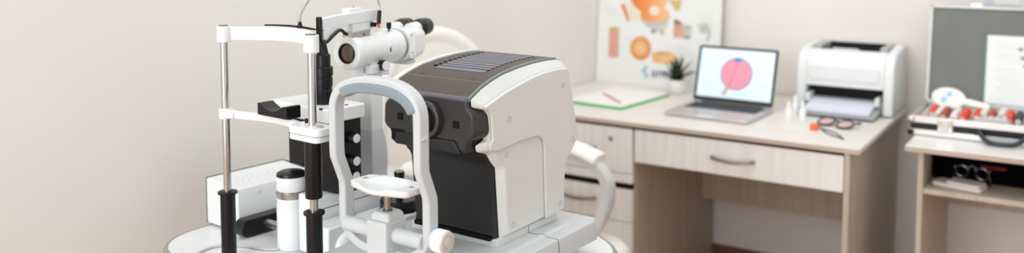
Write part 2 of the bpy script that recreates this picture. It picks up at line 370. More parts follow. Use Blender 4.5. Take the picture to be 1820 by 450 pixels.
for a, b in ((uc - hw * 1.09 + .006, bx0 + .002), (bx1 - .002, uc + hw - .006)):
    MB().lathe([(.0135, 0), (.0135, b - a)], (a, -.132, .138), (1, 0, 0)).build('cross_tube', GREYW, rf, bevel=.003)
kx = uc + hw + .0085
MB().lathe([(.019, 0), (.019, .006)], (kx, vb, .143), (1, 0, 0)).build('knob_collar', GREYW, rf, bevel=.002)
prof = [((.0185 + (.0012 if k % 2 else 0)) * cos(2 * pi * k / 64), (.0185 + (.0012 if k % 2 else 0)) * sin(2 * pi * k / 64)) for k in range(64)]
kb = MB().sweep([(kx + .006, vb, .143), (kx + .026, vb, .143)], prof, side=(0, 1, 0)).build('height_knob', WHITE, rf, ang=20, label='white ribbed height knob')
MB().lathe([(.0185, .026), (.0175, .029), (.013, .030), (.0125, .0285), (.009, .0285), (.008, .031), (.001, .0318)], (kx, vb, .143), (1, 0, 0), 40).build('knob_face', mat('warm_grey_cap', (206, 200, 194), .4), kb)

# ------------------------------------------------------------------ slit lamp
sl = thing('slit_lamp', 'white and black slit lamp microscope with chrome head rest poles and curved white forehead band', 'slit lamp', (so.x, so.y, TZ + .0006), -5)
PU = .267
def pole(u, rsl, z_fl, z_lo, r, cap):
    p = MB().lathe([(r, z_lo), (r, .470)], (u, 0, 0)).build('head_rest_pole', CHROME, sl, label='chrome upright pole')
    MB().lathe([(rsl, .0), (rsl, z_fl)], (u, 0, 0)).build('pole_sleeve', BLACK, p, bevel=.0015, label='black sleeve')
    MB().lathe([(rsl + .001, z_fl - .0005), (rsl + .0045, z_fl + .0005), (rsl + .0045, z_fl + .0045), (rsl, z_fl + .006), (r + .001, z_fl + .006)], (u, 0, 0)).build('pole_flange', BLACK, p)
    MB().lathe([(cap - .001, .4435), (cap, .4445), (cap, .4745), (cap - .0012, .4757)], (u, 0, 0), n=40).build('pole_cap', WHITE2, p)
    MB().lathe([(cap - .0035, .4757), (cap - .004, .4772), (.001, .4774)], (u, 0, 0)).build('cap_plug', DSTEEL, p)
    return p
pole(0, .0148, .1365, .13, .0077, .0130)
pr = pole(PU, .0150, .1455, .14, .0077, .0140)
MB().lathe([(.0152, .176), (.0156, .178), (.0156, .288)], (PU, 0, 0)).build('upper_sleeve', BLACK, pr, bevel=.001, label='black upper sleeve')
bp_ = [(u, .066 * max(0, sin(pi * u / PU)) ** .8, .4605) for u in [PU * (k / 24) for k in range(25)]]
def dz(u): return 0
MB().sweep(bp_, [(-.0135, -.003), (.0135, -.003), (.0135, .003), (-.0135, .003)], side=(0, 0, 1)).build('forehead_band', FILM, sl, bevel=.0015, ang=50, label='white forehead band wrapped in clear film')
fl = []
MB().lathe([(.0125, .290), (.013, .2915), (.013, .309), (.0120, .3105)], (0, 0, 0), n=36).build('bar_clamp', WHITE2, sl)
MB().box((.008, -.009, .2925), (.034, .012, .308)).build('bar_clamp', WHITE2, sl, bevel=.004)
cb = [(.03, .002, .3005), (.06, .010, .3005), (.09, .018, .3005), (.13, .023, .3005), (.17, .02, .3005), (.205, .012, .3005), (.235, .004, .3005)]
MB().sweep(smoothpath(cb, 4), [(-.0075, -.006), (.0075, -.006), (.0075, .006), (-.0075, .006)], side=(0, 0, 1)).build('chin_rest_bar', WHITE2, sl, bevel=.002, ang=50)
blk = rrect(.222, -.024, .306, .024, .012)
MB().prism(blk, 'z', .2955, .310).build('pole_bracket', WHITE2, sl, bevel=.002)
MB().prism(rrect(.223, -.023, .304, .023, .011), 'z', .284, .2945).build('pole_bracket', WHITE, sl, bevel=.002)
MB().lathe([(.0065, .309), (.0062, .3125), (.001, .313)], (.290, -.002, 0)).build('bracket_screw', TRIM, sl)
MB().lathe([(.0035, .309), (.0032, .318), (.001, .3185)], (.240, .008, 0)).build('bracket_screw', BLACK, sl)
# black chin cup with a scooped top
sc_ = [(.100, .3095), (.100, .3325)] + [(.106 + .070 * k / 14, .3325 - .0125 * sin(pi * k / 14) ** .9) for k in range(15)] + [(.188, .3335), (.188, .3095)]
MB().prism(sc_, 'y', .003, .037).build('chin_cup', BLACK, sl, bevel=.001, label='black scooped chin cup')
# illumination unit
tu, tv = .124, .147
MB().prism(rrect(.000, .105, .186, .205, .006), 'z', .284, .3125).build('lamp_bridge', WHITE2, sl, bevel=.003)
for (u, v) in ((.172, .165), (.165, .105), (.06, .165)): MB().lathe([(.004, .311), (.004, .3135), (.001, .3136)], (u, v, 0), n=16).build('bridge_screw', BLACK, sl)
MB().box((-.004, .156, .1665), (.08, .205, .2835)).box((.070, .150, .128), (.166, .210, .2835)).build('lamp_housing', BLACK, sl, bevel=.003, label='black lamp housing')
MB().box((.098, .1475, .14), (.112, .1505, .2)).build('housing_plate', WHITE2, sl, bevel=.0008)
for z, v in ((.244, .176), (.197, .176), (.166, .174)):
    k = MB().lathe([(.0105, -.004), (.0112, .0), (.0112, .022), (.0102, .0235)], (.166, v, z), (1, 0, 0)).build('adjustment_knob', BLACK, sl)
    MB().lathe([(.0092, .0234), (.0088, .0246), (.001, .0247)], (.166, v, z), (1, 0, 0)).build('knob_cap', WHITE2, k, label='white end cap')
MB().lathe([(.0185, .312), (.0185, .340), (.0175, .341), (.0175, .349), (.0190, .350), (.0190, .3655), (.0180, .3665), (.0180, .3700), (.0198, .3710), (.0198, .3870), (.0185, .3890), (.0150, .3895), (.0150, .4120), (.0135, .4145), (.001, .415)], (tu, tv, 0), n=36).build('lamp_tower', BLACK, sl, ang=30, label='black ringed lamp tower')
MB().loft([[(x, y, .413) for x, y in rrect(tu - .012, tv - .008, tu + .010, tv + .008, .002)], [(x, y, .45) for x, y in rrect(tu - .010, tv - .007, tu - .001, tv + .007, .002)]]).build('tower_neck', BLACK, sl, bevel=.001)
# lamp drum, cross rod and black bracket
du, dv = .040, .128
MB().lathe([(.031, .0), (.0318, .001), (.0318, .0905), (.0312, .0915)], (du, dv, 0), n=44).build('drum', WHITE2, sl)
MB().lathe([(.0305, .091), (.0318, .0925), (.0318, .1085)], (du, dv, 0), n=44).build('drum', WHITE2, sl)
MB().lathe([(.0305, .108), (.0312, .1095), (.0312, .125)], (du, dv, 0), n=44).build('drum_ring', STEEL, sl, label='brushed metal ring')
MB().lathe([(.0312, .1245), (.0318, .1255), (.0318, .153), (.0312, .154)], (du, dv, 0), n=44).build('drum', WHITE2, sl)
MB().lathe([(.0316, .154), (.0316, .1555), (.0300, .1600), (.024, .1628), (.001, .1636)], (du, dv, 0), n=44).build('drum_top', BLACK, sl, label='black domed drum top')
for z in (.1165, .0995): MB().lathe([(.0022, 0), (.0022, .001)], (du - .021, dv - .0245, z), (-.65, -.76, 0), 12).build('set_screw', DSTEEL, sl)
br = rrect(.088, .002, .235, .040, .014)
MB().prism(br, 'x', -.108, -.078).build('rod_bracket', BLACK, sl, bevel=.003, label='black rounded bracket')
MB().lathe([(.009, 0), (.009, .10)], (-.080, .150, .023), (1, 0, 0)).build('cross_rod', STEEL, sl, label='steel cross rod')
# carriage base
MB().box((-.01, .185, .045), (.140, .365, .126)).box((.080, .112, .004), (.140, .185, .126)).build('carriage', WHITE2, sl, bevel=.004)
for z in (.0525, .0995):
    MB().box((.138, .114, z), (.1406, .362, z + .0014)).build('carriage_groove', SEAM, sl)
MB().box((.0, .187, .010), (.139, .37, .046)).build('carriage_plate', WHITE2, sl, bevel=.004)
MB().prism(rrect(.15, .19, .245, .36, .02), 'z', .010, .074).build('joystick_base', WHITE2, sl, bevel=.006)
MB().prism([(.2455, .030), (.2455, .062), (.2463, .062), (.2463, .030)], 'y', .21, .262).build('data_plate', PAPER, sl)
MB().lathe([(.040, .070), (.042, .073), (.042, .094), (.039, .098), (.02, .099)], (.200, .285, 0), n=40).build('focus_ring', BLACK, sl, label='black focus ring')
MB().lathe([(.008, .095), (.0075, .11), (.0095, .13), (.0115, .153), (.0110, .155)], (.200, .285, 0)).build('joystick', BLACK, sl, label='black joystick')
MB().lathe([(.0108, .1548), (.010, .1565), (.001, .157)], (.200, .285, 0)).build('joystick_button', mat('taupe_button', (150, 140, 130), .5), sl)
MB().box((.142, .090, .002), (.198, .186, .079)).build('rail_cover', WHITE2, sl, bevel=.004)
MB().lathe([(.031, 0), (.0305, .004), (.026, .010), (.018, .0145), (.008, .0165), (.001, .017)], (.1978, .138, .0325), (1, 0, 0), 36).build('rail_hub', WHITE2, sl, label='white domed hub')
# microscope column
MB().box((.076, .282, .11), (.120, .318, .395)).build('microscope_column', WHITE2, sl, bevel=.004)
MB().loft([[(.068, .276, .105), (.126, .276, .105), (.126, .324, .105), (.068, .324, .105)], [(.068, .276, .19), (.126, .276, .19), (.126, .324, .19), (.068, .324, .19)], [(.076, .282, .235), (.120, .282, .235), (.120, .318, .235), (.076, .318, .235)]]).build('column_foot', GREYW, sl, bevel=.003)
# microscope (its own swivel angle)
mo = deep(616, 96, 1.9); MF = Frame(mo, 6)
MM = SF.i @ MF.m
def mb(): return MB()
def mbuild(m, name, mt, parent=None, **k): return m.tf(MM).build(name, mt, parent or sl, **k)
Y = (0, 1, 0)
body = mbuild(mb().lathe([(.0285, .006), (.0295, .012), (.0346, .014), (.0346, .150), (.031, .165)], (0, 0, 0), Y, 48), 'microscope_body', WHITE2, label='white microscope tube')
mbuild(mb().lathe([(.0215, .003), (.0225, -.0005), (.030, -.001), (.0345, .001), (.0362, .005), (.0362, .022), (.0345, .024)], (0, 0, 0), Y, 48, caps=False), 'objective_ring', WHITE2, body)
mbuild(mb().lathe([(.0198, .006), (.0200, .0005), (.0218, .0005), (.0222, .003)], (0, 0, 0), Y, 48, caps=False), 'lens_rim', BLACK, body)
mbuild(mb().lathe([(.0202, .006), (.0198, .0045), (.013, .003), (.001, .0025)], (0, 0, 0), Y, 40), 'objective_lens', GLASSA, body, label='amber brown objective lens')
mbuild(mb().lathe([(.0346, .150), (.0368, .153), (.0368, .172), (.034, .174)], (0, 0, 0), Y, 48), 'magnification_ring', WHITE2, body)
mbuild(mb().lathe([(.0372, .176), (.0378, .177), (.0378, .180), (.0372, .181)], (0, 0, 0), Y, 48), 'magnification_ring', STEEL, body, label='brushed metal ring')
hs = [(x, z) for x, z in rrect(-.050, -.037, .036, .036, .020, 7)]
def rr_(s, y, dx=0, dz=0): return [((p[0]) * s + dx, y, p[1] * s + dz) for p in hs]
hous = mbuild(mb().loft([rr_(.98, .180), rr_(1, .183), rr_(1, .225), rr_(.93, .250, 0, .001), rr_(.80, .262, 0, .003)]), 'prism_housing', WHITE2, body, bevel=.0015, ang=30)
mbuild(mb().prism(rrect(-.02, .186, .028, .222, .004), 'z', -.045, -.036), 'housing_base', ARMG, body, bevel=.002)
mbuild(mb().prism(rrect(.186, -.031, .211, .030, .008), 'x', .0352, .0364), 'side_plate', mat('plate_white', (244, 246, 248), .3), hous, bevel=.0005)
m = mb()
for (y, z) in ((.192, .022), (.197, -.018), (.200, -.026)): m.lathe([(.0018, 0), (.0018, .0018)], (.0355, y, z), (1, 0, 0), 10)
mbuild(m, 'housing_screw', DSTEEL, hous)
for x, z in ((.000, .016), (-.052, .014)):
    e = mbuild(mb().lathe([(.0165, .240), (.0165, .274), (.015, .276)], (x, 0, z), (0, 1, .05), 32), 'eyepiece', WHITE2, body)
    mbuild(mb().lathe([(.0165, .270), (.0195, .272), (.0215, .279), (.0218, .292), (.0200, .298), (.0205, .310), (.0185, .318), (.014, .320)], (x, 0, z), (0, 1, .05), 36), 'eyecup', BLACK, e, label='black ribbed eyecup')
mbuild(mb().box((.0325, .105, -.012), (.0352, .118, .010)), 'indicator_window', WHITE2, body, bevel=.003)
mbuild(mb().box((.0345, .109, -.007), (.0358, .114, .003)), 'indicator_slot', SEAM, body)
mbuild(mb().lathe([(.002, .034), (.002, .039), (.0052, .040), (.0058, .053), (.005, .054)], (.004, .150, 0), (0, 0, 1), 20), 'clamp_screw', BLACK, body)
mbuild(mb().ball((.0365, .158, -.010), .0022, 10), 'index_pin', WHITE2, body)
mbuild(mb().box((.008, .045, -.048), (.032, .074, -.030)), 'knob_mount', WHITE2, sl, bevel=.0015)
kn = mbuild(mb().lathe([(.0105, 0), (.0118, .001), (.0118, .020), (.0105, .0215)], (.026, .086, -.033), (1, -.35, 0), 28), 'focus_knob', BLACK, sl)
mbuild(mb().lathe([(.0106, .0214), (.0100, .0225), (.001, .0226)], (.026, .086, -.033), (1, -.35, 0), 28), 'knob_cap', WHITE2, kn, label='white end cap')
mbuild(mb().box((-.024, .045, -.06), (.02, .13, -.032)), 'microscope_bracket', WHITE2, sl, bevel=.004)
# arm above the microscope
def mp(px, py, u=0.): q = MF.L(px, py, u=u); return (q.y, q.z)
ap = [mp(573, 34, .012), mp(600, 28, .012), mp(668, 16.5, .012), mp(671, 19, .012), mp(671, 36, .012), mp(622, 44, .012), mp(616, 47, .012), mp(603, 53, .012), mp(589, 64, .012), mp(576, 73, .012)]
mbuild(mb().prism(ap, 'x', -.004, .012), 'mirror_arm', WHITE2, bevel=.0015, label='white overhead arm')
a0 = mp(569, 31, .013); a1 = mp(570, 78, .013)
mbuild(mb().box((.002, a0[0] - .001, a1[1]), (.013, a0[0] + .007, a0[1])), 'arm_end_plate', BLACK, bevel=.002, label='black end plate')
mbuild(mb().box((-.016, mp(617, 22)[0], mp(617, 27)[1]), (.006, mp(641, 22)[0], mp(617, 16)[1])), 'arm_top_block', WHITE2, bevel=.003)
mbuild(mb().lathe([(.002, 0), (.002, .006)], (-.002, mp(629, 20)[0], mp(617, 16)[1]), (0, 0, 1), 10), 'arm_pin', STEEL)
mbuild(mb().box((-.012, mp(620, 50)[0], mp(620, 58)[1]), (.010, mp(656, 50)[0], mp(622, 40)[1])), 'arm_spacer', WHITE2, bevel=.002)
mbuild(mb().box((-.013, mp(617, 58)[0], mp(640, 67)[1] ), (.013, mp(650, 58)[0], mp(625, 56)[1])), 'arm_clamp', STEEL, bevel=.0015, label='brushed metal clamp')
mbuild(mb().lathe([(.005, 0), (.0055, .001), (.0055, .010), (.0045, .011)], (.010, mp(655, 46)[0] - .003, mp(655, 46, .02)[1]), (1, 0, 0), 20), 'arm_knob', BLACK)
mbuild(mb().lathe([(.0025, 0), (.0025, .001)], (.0125, mp(638, 60)[0], mp(638, 61)[1]), (1, 0, 0), 12), 'arm_screw', BLACK)
lv = [(.016,) + mp(568, 66, .016), (.016,) + mp(573, 77, .016), (.016,) + mp(581, 75, .016), (.016,) + mp(592, 64, .016), (.016,) + mp(602, 55, .016), (.016,) + mp(608, 55, .016), (.016,) + mp(613, 60, .016), (.016,) + mp(617, 61, .016)]
mbuild(mb().tube(smoothpath(lv, 4), .0036, 10), 'filter_lever', BLACK, label='black bent lever')
# fixation bar and goosenecks
fb = [SF.L(475, 45, v=.07), SF.L(500, 45.5, v=.08), SF.L(530, 48, v=.10), SF.L(560, 53, v=.12), SF.L(572, 55, v=.13)]
MB().sweep(smoothpath(fb, 4), [(-.0055, -.0015), (.0055, -.0015), (.0055, .0015), (-.0055, .0015)], side=(.6, .8, 0)).build('fixation_bar', BLACK, sl, label='black flat bar')
g0 = SF.L(533, 47, v=.098); g1 = SF.to(deep(674.5, 20, 1.96))
MB().lathe([(.0052, -.004), (.0052, .001), (.0036, .006), (.003, .009)], g0).build('gooseneck_foot', BLACK, sl)
mid = [g0 + Vector((0, 0, .007)), g0 + Vector((.000, .004, .025)), g0 + Vector((.006, .020, .052)), g0 + Vector((.012, .055, .092)), g0 * .5 + g1 * .5 + Vector((0, 0, .105)), g1 + Vector((-.004, -.045, .075)), g1 + Vector((-.002, -.012, .04)), g1 + Vector((0, -.001, .015)), g1]
gn = MB().tube(smoothpath(mid, 6), .0018, 10).build('gooseneck', STEEL, sl, label='thin steel gooseneck arching overhead')
g2 = SF.to(deep(673, 43, 1.955)); g3 = SF.to(deep(673, 50, 1.955))
MB().tube([g1 + Vector((0, 0, .001)), g2], .0047, 14).build('lamp_sleeve', BLACK, gn, bevel=.0008)
MB().tube([g2, g2 * .3 + g3 * .7, g3], [.0032, .003, .0022], 12).build('lamp_tip', RED, gn, label='orange-red lamp tip')

# power supply box and its cable
pb = thing('power_supply_box', 'white power supply box with dark green edge at the left end of the instrument table', 'power supply', (so.x, so.y, TZ + .0006), -5)
P0, P1, Q0, Q1 = -.236, -.119, .105, .315
shp = [(P0, 0.004), (P0, .105), (P0 + .004, .108), (P1 - .004, .100), (P1, .094), (P1 + .004, .004)]
MB().prism(shp, 'y', Q0, Q1).build('box_body', WHITE2, pb, bevel=.003)
MB().box((P0 - .004, Q0 + .001, .002), (P0 - .001, Q1 + .004, .108)).build('side_edge', GREENS, pb, bevel=.001)
MB().box((P0 - .003, Q1 + .0005, .003), (P1 - .002, Q1 + .004, .1085)).build('rear_plate', GREENS, pb, bevel=.001)
MB().lathe([(.0035, 0), (.0035, .0015), (.001, .002)], (P1 + .0005, Q0 + .055, .085), (1, 0, 0), 14).build('box_screw', WHITE, pb)
m = MB(); zt = lambda u: .108 - .008 * (u - P0) / (P1 - P0)
for k in range(9):
    for j in range(2): u = P0 + .05 + .02 * j + .004 * (k % 3); m.lathe([(.0016, -.001), (.0016, .0003)], (u, Q0 + .03 + .014 * k, zt(u)), (0, 0, 1), 8)
m.build('top_vent_holes', PAD, pb)
for u in (P0 + .02, P1 - .02):
    for v in (Q0 + .02, Q1 - .02): MB().lathe([(.006, 0), (.006, .005)], (u, v, 0), n=12).build('rubber_foot', BLACK, pb)
cpts = [SF.L(x, y, z=.003) for x, y in ((345, 455), (360, 446), (380, 439), (405, 436.5), (435, 438), (460, 442), (480, 444), (497, 443))]
cpts = [SF.m @ p for p in cpts]
tag(MB().tube(smoothpath([tuple(p) for p in cpts], 5), .0026, 10).build('power_cable', mat('grey_cable', (198, 198, 196), .5, var=.02)), 'thin pale grey cable curling on the table top beside the white drum', 'cable')

# ------------------------------------------------------------------ office chair
ch = thing('office_chair', 'cream office chair with arched back and grey looped arms standing behind the white testing machine', 'chair', (-1.33, 2.08, 0))
def cl(x, y, z): return (x + 1.33, y - 2.08, z)
ba = []                                       # back outline (y,z), arched
for k in range(21): t = pi * k / 20; ba.append((.285 * cos(t) * 1.0, .86 + .25 * sin(t) ** .9))
bo_ = ba + [(-.285, .80), (-.27, .66), (-.20, .53), (.20, .53), (.27, .66), (.285, .80)]
def bk(p, s, dx): 
    y, z = p[0] * s, .80 + (p[1] - .80) * s
    return (-.285 - .05 * (z - .55) + .35 * y * y + dx, y, z)
MB().loft([[bk(p, .93, -.035) for p in bo_], [bk(p, 1, -.02) for p in bo_], [bk(p, 1, .0) for p in bo_], [bk(p, .97, .012) for p in bo_], [bk(p, .90, .012) for p in bo_], [bk(p, .84, .002) for p in bo_]]).build('backrest', CREAMR, ch, ang=60)
MB().loft([[bk(p, .845, -.01) for p in bo_], [bk(p, .845, .006) for p in bo_], [bk(p, .80, .012) for p in bo_], [bk(p, .5, .018) for p in bo_], [bk(p, .1, .02) for p in bo_]]).build('back_cushion', CREAM, ch, ang=60)
st = rrect(-.25, -.25, .26, .25, .09, 6)
MB().loft([[(x * .94, y * .94, .43) for x, y in st], [(x, y, .445) for x, y in st], [(x, y, .485) for x, y in st], [(x * .93, y * .93, .505) for x, y in st], [(x * .5, y * .5, .512) for x, y in st]]).build('seat', CREAM, ch, ang=60)
for sgn, yy in ((-1, 1.80), (1, 2.275)):
    y = yy - 2.08
    AX, AZ = -.012, -.027
    pth = [cl(-1.60, yy, .77), cl(-1.50, yy, .775), cl(-1.36, yy, .772), cl(-1.24, yy, .763), cl(-1.175, yy, .742), cl(-1.14, yy, .700), cl(-1.138, yy, .645), cl(-1.165, yy, .575), cl(-1.21, yy, .51), cl(-1.27, yy, .455)]
    P_ = smoothpath(pth, 5)
    P_ = [p + Vector((AX, 0, AZ)) for p in P_]; pth = [(p[0] + AX, p[1], p[2] + AZ) for p in pth]
    arm = MB().sweep(P_, [(-.022, -.012), (-.014, -.016), (.014, -.016), (.022, -.012), (.022, .012), (.014, .016), (-.014, .016), (-.022, .012)], side=(0, 1, 0)).build('armrest', ARMG, ch, ang=50, label='silver-grey looped armrest')
    pd = [(p[0], p[1], p[2] + .022) for p in pth[1:5]]; pd[0] = (pd[0][0] + .02, pd[0][1], pd[0][2]); pd[-1] = (pd[-1][0] + .012, pd[-1][1], pd[-1][2] - .002)
    MB().sweep(smoothpath(pd, 5), [(-.042, -.004), (-.035, .009), (-.018, .016), (.018, .016), (.035, .009), (.042, -.004), (.034, -.013), (-.034, -.013)], side=(0, 1, 0)).build('arm_pad', CREAMR, arm, bevel=.004, ang=60, label='cream arm pad')
MB().lathe([(.03, .10), (.03, .25), (.022, .25), (.022, .43)], (0, 0, 0)).build('gas_column', DSTEEL, ch)
for k in range(5):
    a = R(20 + 72 * k); d = Vector((cos(a), sin(a), 0))
    lg = MB().tube([d * .02 + Vector((0, 0, .115)), d * .15 + Vector((0, 0, .10)), d * .28 + Vector((0, 0, .07))], [.026, .02, .014], 10).build('base_leg', ARMG, ch)
    MB().lathe([(.024, -.02), (.026, -.016), (.026, .016), (.024, .02)], d * .28 + Vector((0, 0, .026)), (-d.y, d.x, 0), 18).build('caster', BLACK, lg)

# ------------------------------------------------------------------ desk
DX0, DX1, DY0, DY1, DZ = XW + .002, -.561, 2.735, YW - .016, .75
dk = thing('desk', 'pale oak desk with drawer pedestal along the back wall', 'desk', (0, 0, 0))
MB().box((DX0, DY0, DZ - .0155), (DX1, DY1, DZ)).build('worktop', WOODT, dk, bevel=.0015)
MB().box((DX0, DY0 - .0012, DZ - .0150), (DX1 + .001, DY0, DZ - .001)).build('edge_band', WOODE, dk)
FY = 2.741
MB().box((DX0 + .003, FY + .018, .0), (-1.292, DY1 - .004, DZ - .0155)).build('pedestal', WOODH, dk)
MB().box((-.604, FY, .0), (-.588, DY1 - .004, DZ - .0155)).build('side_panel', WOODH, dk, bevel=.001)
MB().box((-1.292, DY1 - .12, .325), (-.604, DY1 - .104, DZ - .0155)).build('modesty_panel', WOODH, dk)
MB().box((DX0 + .003, FY + .002, DZ - .028), (-.605, FY + .017, DZ - .0156)).build('gap_shade_strip', BLACKD, dk)  # black strip painting the shade in the gap below the worktop
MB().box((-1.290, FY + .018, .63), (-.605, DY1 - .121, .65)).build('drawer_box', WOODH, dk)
def handle(x0, x1, z, par):
    p = [(x0, FY + .002, z), (x0 + .004, FY - .018, z + .002), (x0 + .03, FY - .024, z - .001), ((x0 + x1) / 2, FY - .026, z - .004), (x1 - .03, FY - .024, z - .001), (x1 - .004, FY - .018, z + .002), (x1, FY + .002, z)]
    MB().sweep(smoothpath(p, 4), [(-.006, -.003), (.006, -.003), (.006, .003), (-.006, .003)], side=(0, 0, 1)).build('handle', mat('satin_nickel', (160, 152, 144), .35, 1., var=.05), par, bevel=.001, label='metal bow handle')
dr = MB().box((-1.286, FY, .6135), (-.606, FY + .017, .7245)).build('drawer', WOODF, dk, bevel=.0012); handle(-1.012, -.874, .668, dr)
d1 = MB().box((DX0 + .006, FY, .569), (-1.294, FY + .017, .7245)).build('drawer', WOODF, dk, bevel=.0012); handle(-1.572, -1.432, .644, d1)
lk = MB().lathe([(.0085, 0), (.0085, .004), (.0075, .0055), (.001, .0056)], (-1.375, FY, .684), (0, -1, 0), 24).build('lock', STEEL, d1)
MB().box((-1.376, FY - .0062, .680), (-1.374, FY - .005, .688)).build('keyhole', BLACKD, lk)
MB().box((DX0 + .006, FY, .535), (-1.294, FY + .017, .566)).build('rail_strip', WOODF, dk, bevel=.001)
MB().box((DX0 + .006, FY + .012, .512), (-1.294, FY + .0175, .535)).build('pedestal_gap', BLACKD, dk, label='black gap between the drawers')
d2 = MB().box((DX0 + .006, FY, .3995), (-1.294, FY + .017, .5115)).build('drawer', WOODF, dk, bevel=.0012); handle(-1.572, -1.432, .466, d2)
d3 = MB().box((DX0 + .006, FY, .06), (-1.294, FY + .017, .3965)).build('drawer', WOODF, dk, bevel=.0012); handle(-1.572, -1.432, .30, d3)

# poster leaning on the wall
pt = thing('anatomy_poster', 'large white eye anatomy poster board leaning against the wall on the desk', 'poster', (0, 0, 0))
PY0 = YW - .075; PS = .085
def py_(z): return PY0 + PS * (z - DZ)
def pq(px, py, o=.0):
    z = 1.0
    for _ in range(12): q = WF.L(px, py, v=py_(z) - o); z = q.z
    return (q.x, py_(z) - o, z)
a, b = pq(1060, 141.5), pq(1276, 163)
px0, px1 = -1.8165, b[0]
zb = DZ + .0005; zt_ = 1.50
MB().loft([[(px0, py_(zb), zb), (px1, py_(zb), zb), (px1, py_(zb) + .005, zb), (px0, py_(zb) + .005, zb)], [(px0, py_(zt_), zt_), (px1, py_(zt_), zt_), (px1, py_(zt_) + .005, zt_), (px0, py_(zt_) + .005, zt_)]]).build('board', mat('poster_paper', (236, 235, 232), .5, var=.006), pt)
ORG = grad('print_orange', [(0, (244, 190, 140)), (.45, (238, 140, 66)), (1, (214, 108, 62))], 'X', -1.50, -1.74)
BALL_ = grad('print_eyeball', [(0, (226, 132, 56)), (.5, (240, 180, 110)), (1, (228, 130, 60))], 'X', -1.665, -1.56)
BALL = bpy.data.materials.new('print_eyeball'); BALL.use_nodes = True
_n = BALL.node_tree; _t = _n.nodes.new('ShaderNodeTexCoord'); _v = _n.nodes.new('ShaderNodeVectorMath'); _v.operation = 'DISTANCE'; _q = pq(1138.5, 85); _v.inputs[1].default_value = _q
_k = _n.nodes.new('ShaderNodeValToRGB'); _k.color_ramp.elements[0].position = .012; _k.color_ramp.elements[0].color = rgb(238, 198, 140); _k.color_ramp.elements[1].position = .05; _k.color_ramp.elements[1].color = rgb(226, 124, 48)
_n.links.new(_t.outputs['Object'], _v.inputs[0]); _n.links.new(_v.outputs['Value'], _k.inputs['Fac']); _n.links.new(_k.outputs['Color'], _n.nodes['Principled BSDF'].inputs['Base Color'])
PINK = mat('print_pink', (222, 160, 146), .6, var=.06, vscale=40); TAN = mat('print_tan', (208, 180, 118), .6, var=.08, vscale=30)
PGREY = mat('print_grey', (196, 196, 192), .6, var=.08, vscale=40); PDARK = mat('print_dark', (122, 112, 108), .6, var=.1)
LEAF = mat('print_cream', (238, 224, 206), .6, var=.03)
m = MB()
def pr_(mi, pts, o=.0012): m.use(mi).poly([pq(x, y, o) for x, y in pts])
# large upper drawing: orange globe section, muscles, nerve
pr_(0, [(1118, -14), (1121, 0), (1128, 12), (1140, 22), (1152, 20), (1166, 14), (1180, 16), (1188, 0), (1190, -14)])
pr_(0, ell(1154, -14, 36, 33, 30, 180, 360), .0012)
pr_(0, [(1103, 8), (1109, 6), (1120, 36), (1115, 38)], .0010)
pr_(5, [(1112, 4), (1122, 6), (1138, 30), (1130, 37), (1122, 34)], .0008)
pr_(3, [(1188, 0), (1212, 0), (1208, 18), (1202, 21), (1194, 8)], .0010)
pr_(4, ell(1164, 30, 26, 18, 24), .0009); pr_(0, ell(1164, 26, 26, 14, 24), .0014); pr_(5, ell(1163, 19, 9, 8, 20), .0018)
pr_(4, [(1141, 34), (1148, 46), (1164, 55), (1178, 58), (1190, 40), (1180, 46), (1164, 50), (1150, 42)], .0016)
pr_(6, ell(1161, 56, 4, 3, 12), .0018); pr_(3, ell(1177, 58, 4, 4, 12), .0018)
# small drawings
pr_(3, [(1083, 48), (1099, 48), (1099, 60), (1082.5, 60)]); pr_(1, [(1082.5, 58), (1099, 58), (1098, 102), (1081, 102)], .0014); pr_(4, [(1099, 50), (1101, 50), (1100, 102), (1098, 102)], .0016)
pr_(2, ell(1138.5, 86, 18.5, 21, 30))
pr_(0, [(1158, 95), (1170, 91), (1190, 92), (1202, 98), (1207, 108), (1203, 115), (1190, 114), (1162, 111)], .0014); pr_(3, [(1158, 95), (1180, 92), (1196, 94), (1190, 98), (1160, 99)], .0018)
pr_(1, [(1198, 42), (1213, 42), (1216, 67), (1197, 67)]); pr_(6, [(1198, 35), (1204, 35), (1213, 42), (1198, 43)], .0014); pr_(4, [(1214, 44), (1229, 45), (1228, 66), (1217, 67)], .0014); pr_(6, [(1215, 65), (1227, 66), (1226, 69), (1216, 68)], .0016)
pr_(4, [(1240, 44), (1258, 42), (1264, 58), (1258, 74), (1255, 74), (1259, 58), (1246, 60)])
for i in range(16):                                          # lines of fine print
    x = (1072, 1108, 1196, 1240)[i % 4] + 3 * (i // 4); y = (12, 66, 82, 30)[i % 4] + 5 * (i // 4)
    pr_(7, [(x, y), (x + 22, y + 1.8), (x + 22, y + 2.6), (x, y + .8)], .0008)
m.build('printed_anatomy', [ORG, PINK, BALL, TAN, PGREY, LEAF, PDARK, mat('print_text', (216, 216, 214), .6)], pt, smooth=False, label='printed orange eyeball drawings')
LB = mat('logo_blue', (48, 150, 210), .5); LN = mat('logo_navy', (96, 92, 150), .5)
lo = Vector(pq(1157, 136, .0016)); nrm = Vector((0, -1, PS)).normalized()
ex = Vector((1, 0, 0)); ey = Vector((0, PS, 1)).normalized()
LM = Matrix((ex, ey, ex.cross(ey))).transposed().to_4x4(); LM.translation = lo
lettering('logo_lettering', 'anten', .058, LN, pt, LM, label='navy logo lettering')
sp_ = [(1151, 118), (1145, 123), (1144, 128), (1149, 132), (1150, 134.5), (1145, 138)]
m = MB(); q = smoothpath([pq(x, y, .002) for x, y in sp_], 5)
m.sweep(q, [(-.004, -.0005), (.004, -.0005), (.004, .0005), (-.004, .0005)], side=(1, 0, 0)); m.build('logo_initial', LB, pt, label='light blue logo letter S')

